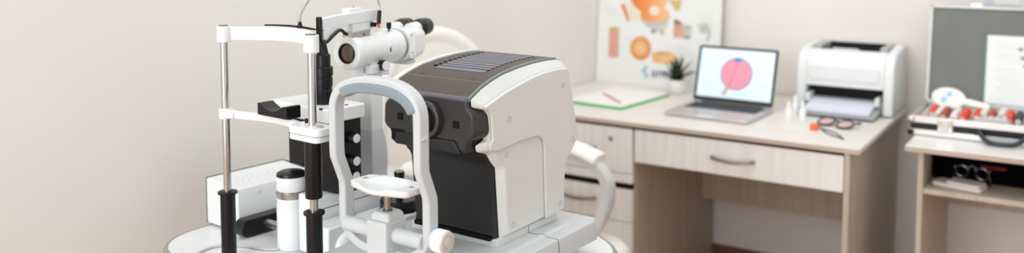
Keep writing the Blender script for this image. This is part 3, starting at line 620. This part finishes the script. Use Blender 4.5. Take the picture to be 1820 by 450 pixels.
# clipboard with paper, pencil
ca = R(-4); cbx = thing('clipboard', 'green clipboard board lying at the left end of the desk', 'clipboard', (-1.528, 3.105, DZ), -5)
cw, chh = .125, .185
MB().prism(rrect(-cw, -chh, cw, chh, .008), 'z', .0, .0075).build('board', GREEN, cbx, bevel=.0008)
ps = thing('paper_sheets', 'white sheets of paper lying on the green clipboard', 'paper', (-1.528, 3.105, DZ + .0076), -5)
MB().box((-cw + .003, -chh + .004, 0), (cw - .003, chh - .002, .004)).build('sheets', PAPER, ps, bevel=.0004)
p0, p1 = WF.L(1073, 165.5, z=DZ + .0155), WF.L(1104, 183, z=DZ + .0155)
pc = thing('pencil', 'coral red pencil lying across the white paper', 'pencil', (p0.x, p0.y, p0.z))
d = p1 - p0
MB().tube([(0, 0, 0), tuple(d * .9)], .0038, 6).build('barrel', mat('coral_paint', (226, 130, 112), .4, var=.03), pc)
MB().tube([tuple(d * .9), tuple(d * .985)], [.0038, .0012], 6).build('wood_tip', TAN, pc); MB().tube([tuple(d * .985), tuple(d)], [.0012, .0003], 6).build('lead', BLACK, pc)

# potted succulent
pp = WF.L(1203, 166, z=DZ); pl = thing('potted_plant', 'small dark green succulent in a white round pot in front of the poster', 'plant', (pp.x, pp.y, DZ))
MB().lathe([(.026, 0), (.032, .006), (.037, .025), (.0365, .045), (.034, .056), (.031, .056), (.030, .048)], (0, 0, 0), n=36).build('pot', mat('white_ceramic', (238, 236, 236), .35, var=.01), pl, ang=50)
MB().lathe([(.0305, .046), (.02, .050), (.001, .051)], (0, 0, 0), n=24).build('soil', mat('soil', (50, 42, 34), .9, bump=.5, var=.2), pl)
LG = mat('succulent_green', (34, 48, 30), .45, var=.25, vscale=40)
for k in range(22):
    ring = 0 if k < 5 else (1 if k < 12 else 2); a = k * 2.4 + .3; tilt = (.12, .48, .95)[ring] + random.uniform(-.08, .08); L_ = (.105, .100, .088)[ring] * random.uniform(.9, 1.1)
    rs = []
    for j in range(6):
        t = j / 5; th = tilt * (.6 + .55 * t); rr = .006 + L_ * t * sin(th); zz = .048 + L_ * t * cos(th)
        w = .0105 * (1 - t) ** .55 + .0004; hgt = w * .38
        c_ = Vector((rr * cos(a), rr * sin(a), zz)); sd = Vector((-sin(a), cos(a), 0)); n_ = Vector((-cos(a) * cos(th), -sin(a) * cos(th), sin(th)))
        rs.append([c_ + sd * w, c_ + n_ * hgt, c_ - sd * w, c_ - n_ * hgt])
    MB().loft(rs).build('leaf', LG, pl, ang=80)

# laptop
lp = thing('laptop', 'open silver laptop on the desk showing a pink eyeball diagram', 'laptop', (-1.103, 2.905, DZ), -2)
LW = .152; LDp = .262
MB().prism(rrect(-LW, 0, LW, LDp, .012), 'z', .002, .0145).build('base', ALUL, lp, bevel=.002)
MB().box((-.028, -.0004, .0105), (.030, .006, .0150)).build('thumb_notch', mat('notch_light', (236, 234, 232), .4), lp)
kbd = MB().prism(rrect(-.132, .125, .132, .235, .004), 'z', .0145, .0149).build('keyboard', mat('keyboard_well', (34, 36, 44), .5), lp)
m = MB()
for r_ in range(6):
    for c_ in range(13): x = -.130 + c_ * .0201; y = .127 + r_ * .0178; m.box((x + .0015, y + .0015, .0147), (x + .0185, y + .0160, .0162))
m.build('keys', mat('key_black', (46, 48, 58), .5, var=.05), kbd, bevel=.0006)
MB().prism(rrect(-.052, .012, .052, .108, .004), 'z', .0145, .0148).build('trackpad', mat('trackpad_grey', (192, 189, 186), .35, .4), lp)
LT = R(16); ly = .250; lz = .016; LH = .212
def lid(x, h, o): return (x, ly + h * sin(LT) - o * cos(LT), lz + h * cos(LT) + o * sin(LT))
def lidp(poly, o0, o1): return MB().loft([[lid(x, h, o0) for x, h in poly], [lid(x, h, o1) for x, h in poly]])
MB().lathe([(.006, 0), (.006, .23)], (-.115, ly, .0175), (1, 0, 0), 16).build('hinge', DSTEEL, lp)
ld = lidp(rrect(-LW, .002, LW, LH, .009), -.005, 0).build('lid', ALUL, lp, bevel=.001)
lidp(rrect(-LW + .0015, .0035, LW - .0015, LH - .0015, .008), .0, .0008).build('bezel', mat('bezel_black', (38, 36, 42), .15), ld)
m = MB()
def sc2(mi, poly, o): m.use(mi).poly([lid(x, h, o) for x, h in poly])
sx, sy = LW - .0115, .0
sc2(0, [(-sx, .020), (sx, .020), (sx, LH - .011), (-sx, LH - .011)], .0012)
ex_, ez_ = .004, .112
sc2(1, ell(ex_, ez_, .060, .060, 40), .0016); sc2(2, ell(ex_, ez_, .055, .056, 40), .0020)
sc2(3, ell(ex_, ez_ + .052, .016, .008, 20), .0028); sc2(1, [(ex_ - .001, ez_ + .045), (ex_ + .002, ez_ + .045), (ex_ - .022, ez_ - .05), (ex_ - .026, ez_ - .05)], .0024)
sc2(4, [(ex_ - .018, ez_ - .050), (ex_ - .030, ez_ - .044), (ex_ - .050, ez_ - .078), (ex_ - .036, ez_ - .082)], .0018)
for i in range(8):
    s_ = -1 if i < 4 else 1; h = .165 - .03 * (i % 4); x = s_ * .105
    sc2(5, [(x - .018, h), (x + .018, h), (x + .018, h + .003), (x - .018, h + .003)], .0015)
SCR = [mat('screen_white', (222, 238, 250), .3, emit=.2), mat('screen_line', (150, 120, 180), .3, emit=.15), mat('screen_pink', (240, 150, 166), .3, emit=.18), mat('screen_blue', (60, 140, 205), .3, emit=.15), mat('screen_tan', (196, 180, 136), .3, emit=.15), mat('screen_grey', (200, 212, 220), .3, emit=.2)]
m.build('screen', SCR, ld, smooth=False, label='lit screen with a pink eyeball diagram')

# printer
PFY = 3.27; prt = thing('printer', 'white laser printer at the right end of the desk with paper in its tray', 'printer', (0, 0, 0))
X0, X1 = -.896, -.566; PB = YW - .03
def pz(px, py): return WF.L(px, py, v=PFY).z
prof = [(PFY, .755), (PFY, .893), (PFY + .004, .916), (PFY + .012, .937), (PFY + .03, .957), (PFY + .06, .972), (PB - .06, .984), (PB, .984), (PB, .755)]
MB().prism(prof, 'x', X0, X0 + .034).build('side_cover', PRW, prt, bevel=.008, ang=25)
MB().prism(prof, 'x', X1 - .034, X1).build('side_cover', PRW, prt, bevel=.008, ang=25)
MB().prism([(PFY + .001, .845), (PFY + .001, .893), (PFY + .005, .916), (PFY + .013, .937), (PFY + .031, .957), (PFY + .061, .971), (PFY + .075, .971), (PFY + .085, .93), (PB - .035, .945), (PB - .03, .983), (PB, .983), (PB, .80), (PFY + .14, .80), (PFY + .14, .845)], 'x', X0 + .033, X1 - .033).build('body', PRW, prt, bevel=.003, ang=25)
MB().prism(rrect(X0 + .045, .868, X1 - .045, .918, .01), 'y', PFY - .004, PFY + .006).build('front_door', PRW, prt, bevel=.003)
MB().box((X0 + .034, PFY + .02, .755), (X1 - .034, PB - .01, .800)).build('chassis', PRG, prt)
MB().box((X0 + .034, PFY + .05, .80), (X1 - .034, PFY + .138, .844)).build('feed_slot', BLACKD, prt)
MB().prism([(PFY + .062, .9725), (PFY + .078, .9725), (PFY + .09, .9320), (PB - .04, .9470), (PB - .034, .9845), (PB - .03, .9845), (PB - .03, .9400), (PFY + .08, .925)], 'x', X0 + .070, X1 - .058).build('output_bin', BLACKD, prt)
MB().box((X0 + .036, PFY + .064, .9715), (X0 + .071, PB - .01, .9850)).build('bin_rim', PRG, prt, bevel=.002)
MB().box((X1 - .059, PFY + .064, .9715), (X1 - .036, PB - .01, .9850)).build('bin_rim', PRG, prt, bevel=.002)
m = MB()
for k in range(6): m.box((X0 + .10 + .026 * k, PFY + .15, .948), (X0 + .113 + .026 * k, PFY + .165, .958))
m.build('bin_roller', mat('roller_violet', (88, 80, 104), .5), prt)
MB().prism([(PFY + .058, .9735), (PFY + .105, .955), (PFY + .105, .958), (PFY + .06, .9775)], 'x', X0 + .11, X0 + .20).build('paper_stop', PRW, prt, bevel=.001)
MB().prism([(PFY - .105, .757), (PFY - .108, .763), (PFY + .09, .790), (PFY + .09, .780), (PFY + .02, .757)], 'x', X0 + .04, X1 - .042).build('paper_tray', PRG, prt, bevel=.002)
pap = MB().prism([(PFY - .095, .7675), (PFY - .095, .779), (PFY + .085, .806), (PFY + .085, .792)], 'x', X0 + .055, X1 - .058).build('paper_stack', mat('printer_paper', (226, 228, 240), .6), None)
tag(pap, 'stack of white paper lying in the front tray of the printer', 'paper')
MB().box((X0 + .04, PFY - .02, .790), (X0 + .053, PFY + .05, .818)).build('paper_guide', PRW, prt, bevel=.002)
MB().box((X1 - .056, PFY - .02, .790), (X1 - .043, PFY + .05, .818)).build('paper_guide', PRW, prt, bevel=.002)
for x in (X0 + .03, X1 - .03):
    for y in (PFY + .03, PB - .03): MB().lathe([(.009, DZ), (.009, .757)], (x, y, 0), n=12).build('foot', PRG, prt)

# dropper bottles
BW = mat('bottle_white', (243, 242, 240), .35, var=.01)
def bottle(px, py, lab, s=1.):
    q = WF.L(px, py, z=DZ); t = thing('dropper_bottle', lab, 'bottle', (q.x, q.y, DZ), 0, 'dropper bottles beside the printer')
    MB().lathe([(.0105 * s, 0), (.0115 * s, .001), (.0115 * s, .034 * s), (.0095 * s, .038 * s), (.006 * s, .040 * s)], (0, 0, 0), n=24).build('bottle_body', BW, t)
    MB().lathe([(.0072 * s, .039 * s), (.0070 * s, .050 * s), (.0045 * s, .062 * s), (.0025 * s, .066 * s), (.0005, .0665 * s)], (0, 0, 0), n=20).build('cap', BW, t)
bottle(1401, 214, 'white dropper bottle left of the printer, nearest the laptop')
bottle(1426, 214, 'white dropper bottle standing directly in front of the printer corner', 1.02)
bottle(1413, 202, 'white dropper bottle standing behind the other two')

# orange cap, spectacles, tweezers
q = WF.L(1447, 231, z=DZ)
oc = thing('orange_cap', 'bright orange plastic cap on the desk left of the black spectacles', 'cap', (q.x, q.y, DZ))
MB().lathe([(.0125, 0), (.0135, .002), (.0135, .015), (.011, .020), (.0005, .021)], (0, 0, 0), n=24).build('cap_body', mat('bright_orange', (250, 112, 52), .45, var=.03), oc, bevel=.001)
q = WF.L(1485, 225, z=DZ); gl = thing('spectacles', 'black round spectacles with painted pinkish lens reflections lying on the desk before the printer', 'spectacles', (q.x, q.y, DZ), -18)
for s_ in (-1, 1):
    rm = MB().torus((s_ * .034, 0, .0120), .0265, .0032, (0, -.30, .95), 32, 8).build('rim', BLACK, gl)
    MB().lathe([(.0255, -.0006), (.0255, .0006), (.001, .001)], (s_ * .034, 0, .0120), (0, -.30, .95), n=28).build('lens', mat('pink_lens_reflection', (206, 172, 168), .15, var=.05), rm, label='lens with painted pinkish reflection')  # opaque disc, its pink tone paints a reflection on the lens
    tp = [(s_ * .061, .008, .015), (s_ * .064, .03, .018), (s_ * .058, .055, .010), (s_ * .012, .058, .003)]
    MB().tube(smoothpath(tp, 4), .0022, 8).build('temple', BLACK, gl)
MB().tube(smoothpath([(-.009, .004, .015), (0, .008, .019), (.009, .004, .015)], 4), .0026, 8).build('bridge', BLACK, gl)
a, b = WF.L(1462, 229, z=DZ + .003), WF.L(1499, 247, z=DZ + .003)
tw = thing('tweezers', 'small metal tweezers lying on the desk in front of the spectacles', 'tweezers', (a.x, a.y, DZ))
d = b - a; d.z = 0; nn = Vector((-d.y, d.x, 0)).normalized()
for s_ in (-1, 1):
    P_ = [Vector((0, 0, .003)) + nn * s_ * .002, d * .25 + nn * s_ * .011 + Vector((0, 0, .003)), d * .6 + nn * s_ * .012 + Vector((0, 0, .003)), d * .85 + nn * s_ * .004 + Vector((0, 0, .003)), d + Vector((0, 0, .003)) + nn * s_ * .001]
    MB().tube(smoothpath(P_, 4), .0020, 8).build('arm', DSTEEL, tw)
MB().tube([-d * .35 + Vector((0, 0, .004)), Vector((0, 0, .003))], .0025, 8).build('handle', DSTEEL, tw)

# ------------------------------------------------------------------ second table with the lens case
t2 = thing('side_table', 'pale oak table with an open shelf right of the desk', 'table', (0, 0, 0))
SX0, SX1, SY0, SY1 = -.459, .62, 2.866, YW - .016
MB().box((SX0, SY0, DZ - .0155), (SX1, SY1, DZ)).build('table_top', WOODT, t2, bevel=.0015)
MB().box((SX0, SY0 - .0012, DZ - .015), (SX1, SY0, DZ - .001)).build('edge_band', WOODE, t2)
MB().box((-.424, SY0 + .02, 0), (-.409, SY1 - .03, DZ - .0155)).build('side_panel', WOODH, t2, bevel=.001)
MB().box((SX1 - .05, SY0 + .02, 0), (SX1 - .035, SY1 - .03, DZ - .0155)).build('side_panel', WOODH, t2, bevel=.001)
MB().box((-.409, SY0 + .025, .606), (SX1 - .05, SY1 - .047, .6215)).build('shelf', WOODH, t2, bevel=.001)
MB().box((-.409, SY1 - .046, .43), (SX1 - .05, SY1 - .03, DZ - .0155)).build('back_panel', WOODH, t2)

# things on the shelf
bg = thing('instrument_bag', 'black instrument bag with a red band in the open shelf of the side table', 'bag', (0, 0, .622))
MB().prism(rrect(-.405, .0005, .40, .1105, .012), 'y', 3.04, 3.42).build('bag_body', mat('black_fabric', (5, 4, 5), .95, spec=.05, bump=.3, bscale=400, var=.2), bg, bevel=.01)
rq, rq2 = WF.L(1744, 294, v=3.034), WF.L(1788, 303, v=3.034)
rb = MB(); rb.prism(rrect(rq.x - .003, rq2.z - .6235, rq2.x + .003, rq.z - .6235, .004), 'y', 3.032, 3.045); rb.build('red_band', mat('red_band', (186, 20, 22), .5, var=.1), bg, bevel=.003, label='red band')
bs = thing('white_case', 'flat white plastic case lying at the front of the shelf', 'case', (-.318, 2.962, .622), -14)
MB().prism(rrect(-.07, -.035, .07, .035, .012), 'z', 0, .013).build('case_body', mat('case_white', (214, 208, 200), .5, var=.03), bs, bevel=.004)
MB().prism(rrect(-.03, -.033, .066, .033, .01), 'z', .013, .021).build('lid', mat('case_white', (214, 208, 200)), bs, bevel=.003)
tfm = thing('trial_spectacles', 'dark metal trial spectacles with two round rings behind the white case', 'spectacles', (-.275, 3.015, .622), -4)
for x, z in ((-.044, .038), (.012, .036)):
    rg_ = MB().torus((x, 0, z), .018, .0028, (.1, 1, .15), 30, 8).build('eye_ring', DSTEEL, tfm)
    for a_ in (30, 150, 270): MB().tube([(x + .02 * cos(R(a_)), -.001, z + .02 * sin(R(a_))), (x + .025 * cos(R(a_)), -.001, z + .025 * sin(R(a_)))], .003, 8).build('clip', DSTEEL, rg_)
MB().tube([(-.030, 0, .050), (-.016, 0, .058), (-.002, 0, .050)], .003, 8).build('bridge', DSTEEL, tfm)
for x in (-.066, .034): MB().tube([(x + (.006 if x < 0 else -.006), 0, .036), (x, .0, .02), (x, .004, .003)], .0028, 8).build('temple', DSTEEL, tfm)

# trial lens case
CY0 = 3.045; CZ = DZ; CHT = .062; CY1 = CY0 + .305
CX0 = WF.L(1615, 240, z=DZ).x; CX1 = CX0 + .56
cs = thing('trial_lens_case', 'open aluminium trial lens case with grey lined lid on the side table', 'lens case', (0, 0, CZ))
def tray(z0, z1, x0=CX0, x1=CX1, y0=CY0, y1=CY1, t=.009):
    m = MB(); m.box((x0, y0, z0), (x1, y0 + t, z1)); m.box((x0, y1 - t, z0), (x1, y1, z1)); m.box((x0, y0 + t, z0), (x0 + t, y1 - t, z1)); m.box((x1 - t, y0 + t, z0), (x1, y1 - t, z1)); return m
tray(.002, .020).build('lower_rail', ALU, cs, bevel=.001)
tray(.020, .041, CX0 + .002, CX1 - .002, CY0 + .002, CY1 - .002).build('case_side', BLACK, cs)
tray(.041, CHT).build('upper_rail', ALU, cs, bevel=.001)
MB().box((CX0 + .008, CY0 + .008, .003), (CX1 - .008, CY1 - .008, .012)).build('case_floor', LIDG, cs)
MB().box((CX0 + .010, CY0 + .010, .012), (CX1 - .010, CY1 - .010, .0453)).build('lens_tray', mat('tray_grey', (206, 203, 198), .6, var=.05), cs)
for x in (CX0 + .004, CX1 - .004):
    MB().box((x - .009, CY0 - .004, .0), (x + .009, CY0 + .012, .018)).build('corner_guard', BLACK, cs, bevel=.003)
    MB().ball((x, CY0 + .003, .050), .012, 14).build('corner_guard', ALU, cs)
lx = WF.L(1680, 225, v=CY0).x
lt_ = MB().box((lx - .022, CY0 - .005, .016), (lx + .022, CY0, .056)).build('latch', CHROME, cs, bevel=.002)
MB().box((lx - .010, CY0 - .008, .022), (lx + .008, CY0 - .004, .046)).build('latch_tongue', STEEL, lt_, bevel=.001)
hx0, hx1 = WF.L(1741, 231, v=CY0).x, WF.L(1826, 243, v=CY0).x
hyb = WF.L(1787, 257, z=DZ + .012).y
hp_ = [(hx0, CY0 - .002, .032), (hx0 + .004, CY0 - .016, .028), (hx0 + .022, hyb + .014, .014), (hx0 + .042, hyb, .0105), (hx1 - .042, hyb, .0105), (hx1 - .022, hyb + .014, .014), (hx1 - .004, CY0 - .016, .028), (hx1, CY0 - .002, .032)]
hn = MB().tube(smoothpath(hp_, 4), .0075, 12).build('carry_handle', mat('handle_black', (40, 48, 52), .35, var=.08), cs, label='black carry handle')
for x in (hx0, hx1): MB().box((x - .014, CY0 - .007, .020), (x + .014, CY0 + .001, .042)).build('handle_mount', BLACK, hn, bevel=.002)
# lid
LA = R(8)
def cl2(x, h, o): return (x, CY1 - .006 + h * sin(LA) - o * cos(LA), CHT + h * cos(LA) + o * sin(LA))
q = WF.L(1680, 9, v=CY1 + .045); LLH = (q.z - CZ - CHT) / cos(LA)
def clp(poly, o0, o1): return MB().loft([[cl2(x, h, o0) for x, h in poly], [cl2(x, h, o1) for x, h in poly]])
cld = clp([(CX0 + .004, .004), (CX1 - .004, .004), (CX1 - .004, LLH - .004), (CX0 + .004, LLH - .004)], -.020, -.010).build('lid', BLACK, cs)
clp([(CX0 + .008, .006), (CX1 - .008, .006), (CX1 - .008, LLH - .008), (CX0 + .008, LLH - .008)], -.010, -.004).build('lid_lining', LIDG, cld, label='grey foam lid lining')
m = MB()
for poly in ([(CX0, 0), (CX0 + .009, 0), (CX0 + .009, LLH), (CX0, LLH)], [(CX1 - .009, 0), (CX1, 0), (CX1, LLH), (CX1 - .009, LLH)], [(CX0, LLH - .009), (CX1, LLH - .009), (CX1, LLH), (CX0, LLH)], [(CX0, 0), (CX1, 0), (CX1, .008), (CX0, .008)]):
    m.loft([[cl2(x, h, -.022) for x, h in poly], [cl2(x, h, .002) for x, h in poly]])
m.build('lid_frame', mat('brushed_frame', (196, 195, 193), .45, .5, var=.03), cld, bevel=.001, label='aluminium lid frame')
kx_ = WF.L(1736, 6, v=CY1 + .045).x
clp([(kx_ - .016, LLH), (kx_ + .016, LLH), (kx_ + .016, LLH + .008), (kx_ - .016, LLH + .008)], -.014, -.004).build('lid_catch', ALU, cld, bevel=.001)
# document tucked in the lid
dc = thing('printed_document', 'white printed sheet with green edge tucked in the grey lid of the lens case', 'document', (0, 0, CZ))
q0, q1 = WF.L(1757, 62, v=CY1 + .035), WF.L(1749, 187, v=CY1 + .004)
dx0 = (q0.x + q1.x) / 2; dx1 = dx0 + .235; dh0, dh1 = max(.010, (q1.z - CZ - CHT) / cos(LA)), (q0.z - CZ - CHT) / cos(LA)
clp([(dx0, dh0), (dx1, dh0), (dx1, dh1), (dx0, dh1)], -.0032, .001).build('sheet', PAPER, dc)
clp([(dx0 - .004, dh0), (dx0, dh0), (dx0, dh1), (dx0 - .004, dh1)], -.0032, .0012).build('edge', mat('teal_edge', (96, 160, 150), .5), dc, label='teal edge')
m = MB()
for i in range(17):
    if i in (2, 6): continue
    h = dh1 - .028 - .012 * i; w = (.62, .9, .45, .75, .85, .3)[i % 6] * .19; x_ = dx0 + (.03, .03, .05)[i % 3]
    m.poly([cl2(x_, h, .0014), cl2(x_ + w, h, .0014), cl2(x_ + w, h + .0016, .0014), cl2(x_, h + .0016, .0014)])
m.build('print_lines', mat('print_pale', (208, 214, 218), .6), dc, smooth=False)
m = MB()
for x, h in ((.098, .195), (.106, .166), (.114, .14)): m.poly([cl2(dx0 + x + a_, h + b_, .0016) for a_, b_ in ell(0, 0, .008, .007, 16)])
m.build('print_dots', mat('print_slate', (150, 164, 172), .6), dc, smooth=False)
# lenses standing in rows
LR = {'red': (RED, 'orange-red'), 'white': (mat('lens_white', (242, 232, 230), .4, var=.02), 'white'), 'brown': (mat('lens_brown', (186, 92, 66), .45, var=.06), 'brownish red'), 'dark': (mat('lens_dark', (60, 62, 66), .4, var=.1), 'dark grey'), 'clear': (mat('lens_pale', (212, 210, 204), .35, var=.03), 'pale grey')}
lens_src = {}
def lens(kind, x, y, lab, grp, rz):
    mt, nm = LR[kind]
    if kind not in lens_src:
        t = thing('trial_lens', lab, 'lens', (x, y, LZ), rz, grp)
        MB().torus((0, 0, .0125), .0105, .0020, (0, 1, 0), 18, 6).build('rim', mt, t)
        MB().box((-.008, -.0018, .022), (.008, .0018, .0285)).build('tab', mt, t, bevel=.0008)
        MB().lathe([(.0100, -.0006), (.0100, .0006)], (0, 0, .0125), (0, 1, 0), 16).build('glass', mat('lens_glass', (206, 208, 206), .1), t)
        lens_src[kind] = t
    else:
        t = copy_tree(lens_src[kind]); t.location = (x, y, LZ); t.rotation_euler = (0, 0, R(rz)); t['label'] = lab; t['group'] = grp
LZ = CZ + .0455
def row(fx, fy, bx, by, kind, where):
    f, b_ = WF.L(fx, fy, z=LZ + .020), WF.L(bx, by, z=LZ + .024)
    return ((f.x + b_.x) / 2, max(CY0 + .018, f.y), min(CY1 - .02, b_.y), kind, where)
rowspec = [row(1653, 199, 1669, 187, 'red', 'outermost left row of the lens case'), row(1666, 203, 1680, 188, 'white', 'second row from left in the lens case'), row(1674, 205, 1688, 190, 'brown', 'third row from left in the lens case'),
           row(1690, 211, 1708, 192, 'white', 'row just left of the long middle red row'), row(1704, 214, 1723, 193, 'red', 'long red row nearest the carry handle'),
           row(1735, 206, 1743, 194, 'red', 'short row behind the pale front block'), row(1746, 205, 1755, 193, 'white', 'short row behind the pale front block'), row(1760, 206, 1768, 195, 'brown', 'short row behind the pale front block'),
           row(1778, 206, 1787, 194, 'white', 'row just left of the right-hand red row'), row(1790, 212, 1801, 197, 'red', 'right-hand row beside the dark lenses'), row(1808, 213, 1816, 199, 'dark', 'row at the right of the red rows')]
for fx in (1733, 1745, 1757, 1769, 1781): rowspec.append(row(fx, 219, fx + 6, 208.5, 'clear', 'front block behind the carry handle'))
for x, y0, y1, kind, where in rowspec:
    n = int((y1 - y0) / .0105)
    for k in range(n):
        lens(kind, x, y0 + .0105 * k, '%s rimmed trial lens, %s' % (LR[kind][1], where), '%s trial lenses, %s' % (LR[kind][1], where), 0)
# occluder paddle leaning on the lenses and the lid
oq = WF.L(1686, 174, v=CY1 - .045); oe = WF.L(1757, 190, v=CY1 - .085)
ox = (oe - oq).normalized(); oy = Vector((0, .55, 1)); oy = (oy - ox * oy.dot(ox)).normalized(); oz = ox.cross(oy)
OM = Matrix((ox, oy, oz)).transposed().to_4x4(); Lh = (oe - oq).length
oc2 = thing('occluder_paddle', 'white occluder paddle with blue dots lying across the lenses in the case', 'occluder', tuple(oq))
pts = ell(0, 0, .056, .036, 26, 16, 344)
hpoly = pts + [(.075, -.011), (Lh, -.0085), (Lh + .004, 0), (Lh, .0085), (.075, .011)]
MB().prism(hpoly, 'z', -.0025, .0025).tf(OM).build('paddle', mat('ivory_plastic', (244, 242, 235), .35, var=.01), oc2, bevel=.0018)
for x, y, r_ in ((.000, .013, .0095), (-.012, -.010, .0105)):
    MB().lathe([(r_, .0022), (r_, .0032), (.0005, .0034)], (x, y, 0), n=18).tf(OM).build('blue_dot', mat('pale_blue_dot', (150, 208, 236), .4), oc2, label='pale blue dot')
# sheet on the back wall above the case
n0, n1 = WF.L(1768, 9, v=YW - .002), WF.L(1813, 11, v=YW - .002)
wn = thing('wall_notice', 'pale white notice sheet on the back wall above the open lens case', 'notice', (0, 0, 0))
MB().box((n0.x, YW - .003, n0.z), (n1.x, YW - .0003, n0.z + .30)).build('sheet', PAPER, wn)
wv = WF.L(1750, 6, v=YW - .002)
MB().box((wv.x, YW - .0028, n0.z + .004), (n0.x, YW - .0003, n0.z + .30)).build('blue_margin', mat('pale_blue_paper', (214, 220, 236), .6), wn, label='pale blue margin')

# ------------------------------------------------------------------ light
w = bpy.data.worlds.new('room_light'); sc.world = w; w.use_nodes = True
bgn = w.node_tree.nodes['Background']; bgn.inputs['Color'].default_value = (.965, 1.0, 1.01, 1); bgn.inputs['Strength'].default_value = .90
def area(name, loc, tgt, sx_, sy_, e, c=(1, 1, 1)):
    l = bpy.data.lights.new(name, 'AREA'); l.shape = 'RECTANGLE'; l.size = sx_; l.size_y = sy_; l.energy = e; l.color = c
    o = bpy.data.objects.new(name, l); COL.objects.link(o); o.location = loc
    o.rotation_euler = (Vector(tgt) - Vector(loc)).to_track_quat('-Z', 'Y').to_euler(); return o
area('window_light', (-1.55, -1.3, 1.9), (-.9, 1.9, .9), 2.0, 1.6, 48, (.84, .95, 1.02))
area('desk_fill_light', (-.9, -2.4, 1.3), (-.8, 3.4, .6), 2.2, 2.2, 42, (1, .985, .965))  # added fill that brightens the desk fronts and the wall below
area('ceiling_light', (-.7, 2.0, 2.68), (-.7, 1.9, 0), 2.0, 2.0, 17.5, (.97, 1, 1.0))

# ------------------------------------------------------------------ camera
cam = bpy.data.cameras.new('camera'); co = bpy.data.objects.new('camera', cam); COL.objects.link(co)
co.location = EYE; co.rotation_euler = Matrix((_r, _up, -_fw)).transposed().to_euler()
cam.sensor_width = 36; cam.lens = F / 1820 * 36; cam.shift_y = -(225 - CY) / 1820; cam.clip_start = .05
cam.dof.use_dof = True; cam.dof.focus_distance = 1.70; cam.dof.aperture_fstop = 1.9
sc.camera = co
sc.view_settings.view_transform = 'Standard'; sc.view_settings.look = 'None'; sc.view_settings.exposure = 0; sc.view_settings.gamma = 1
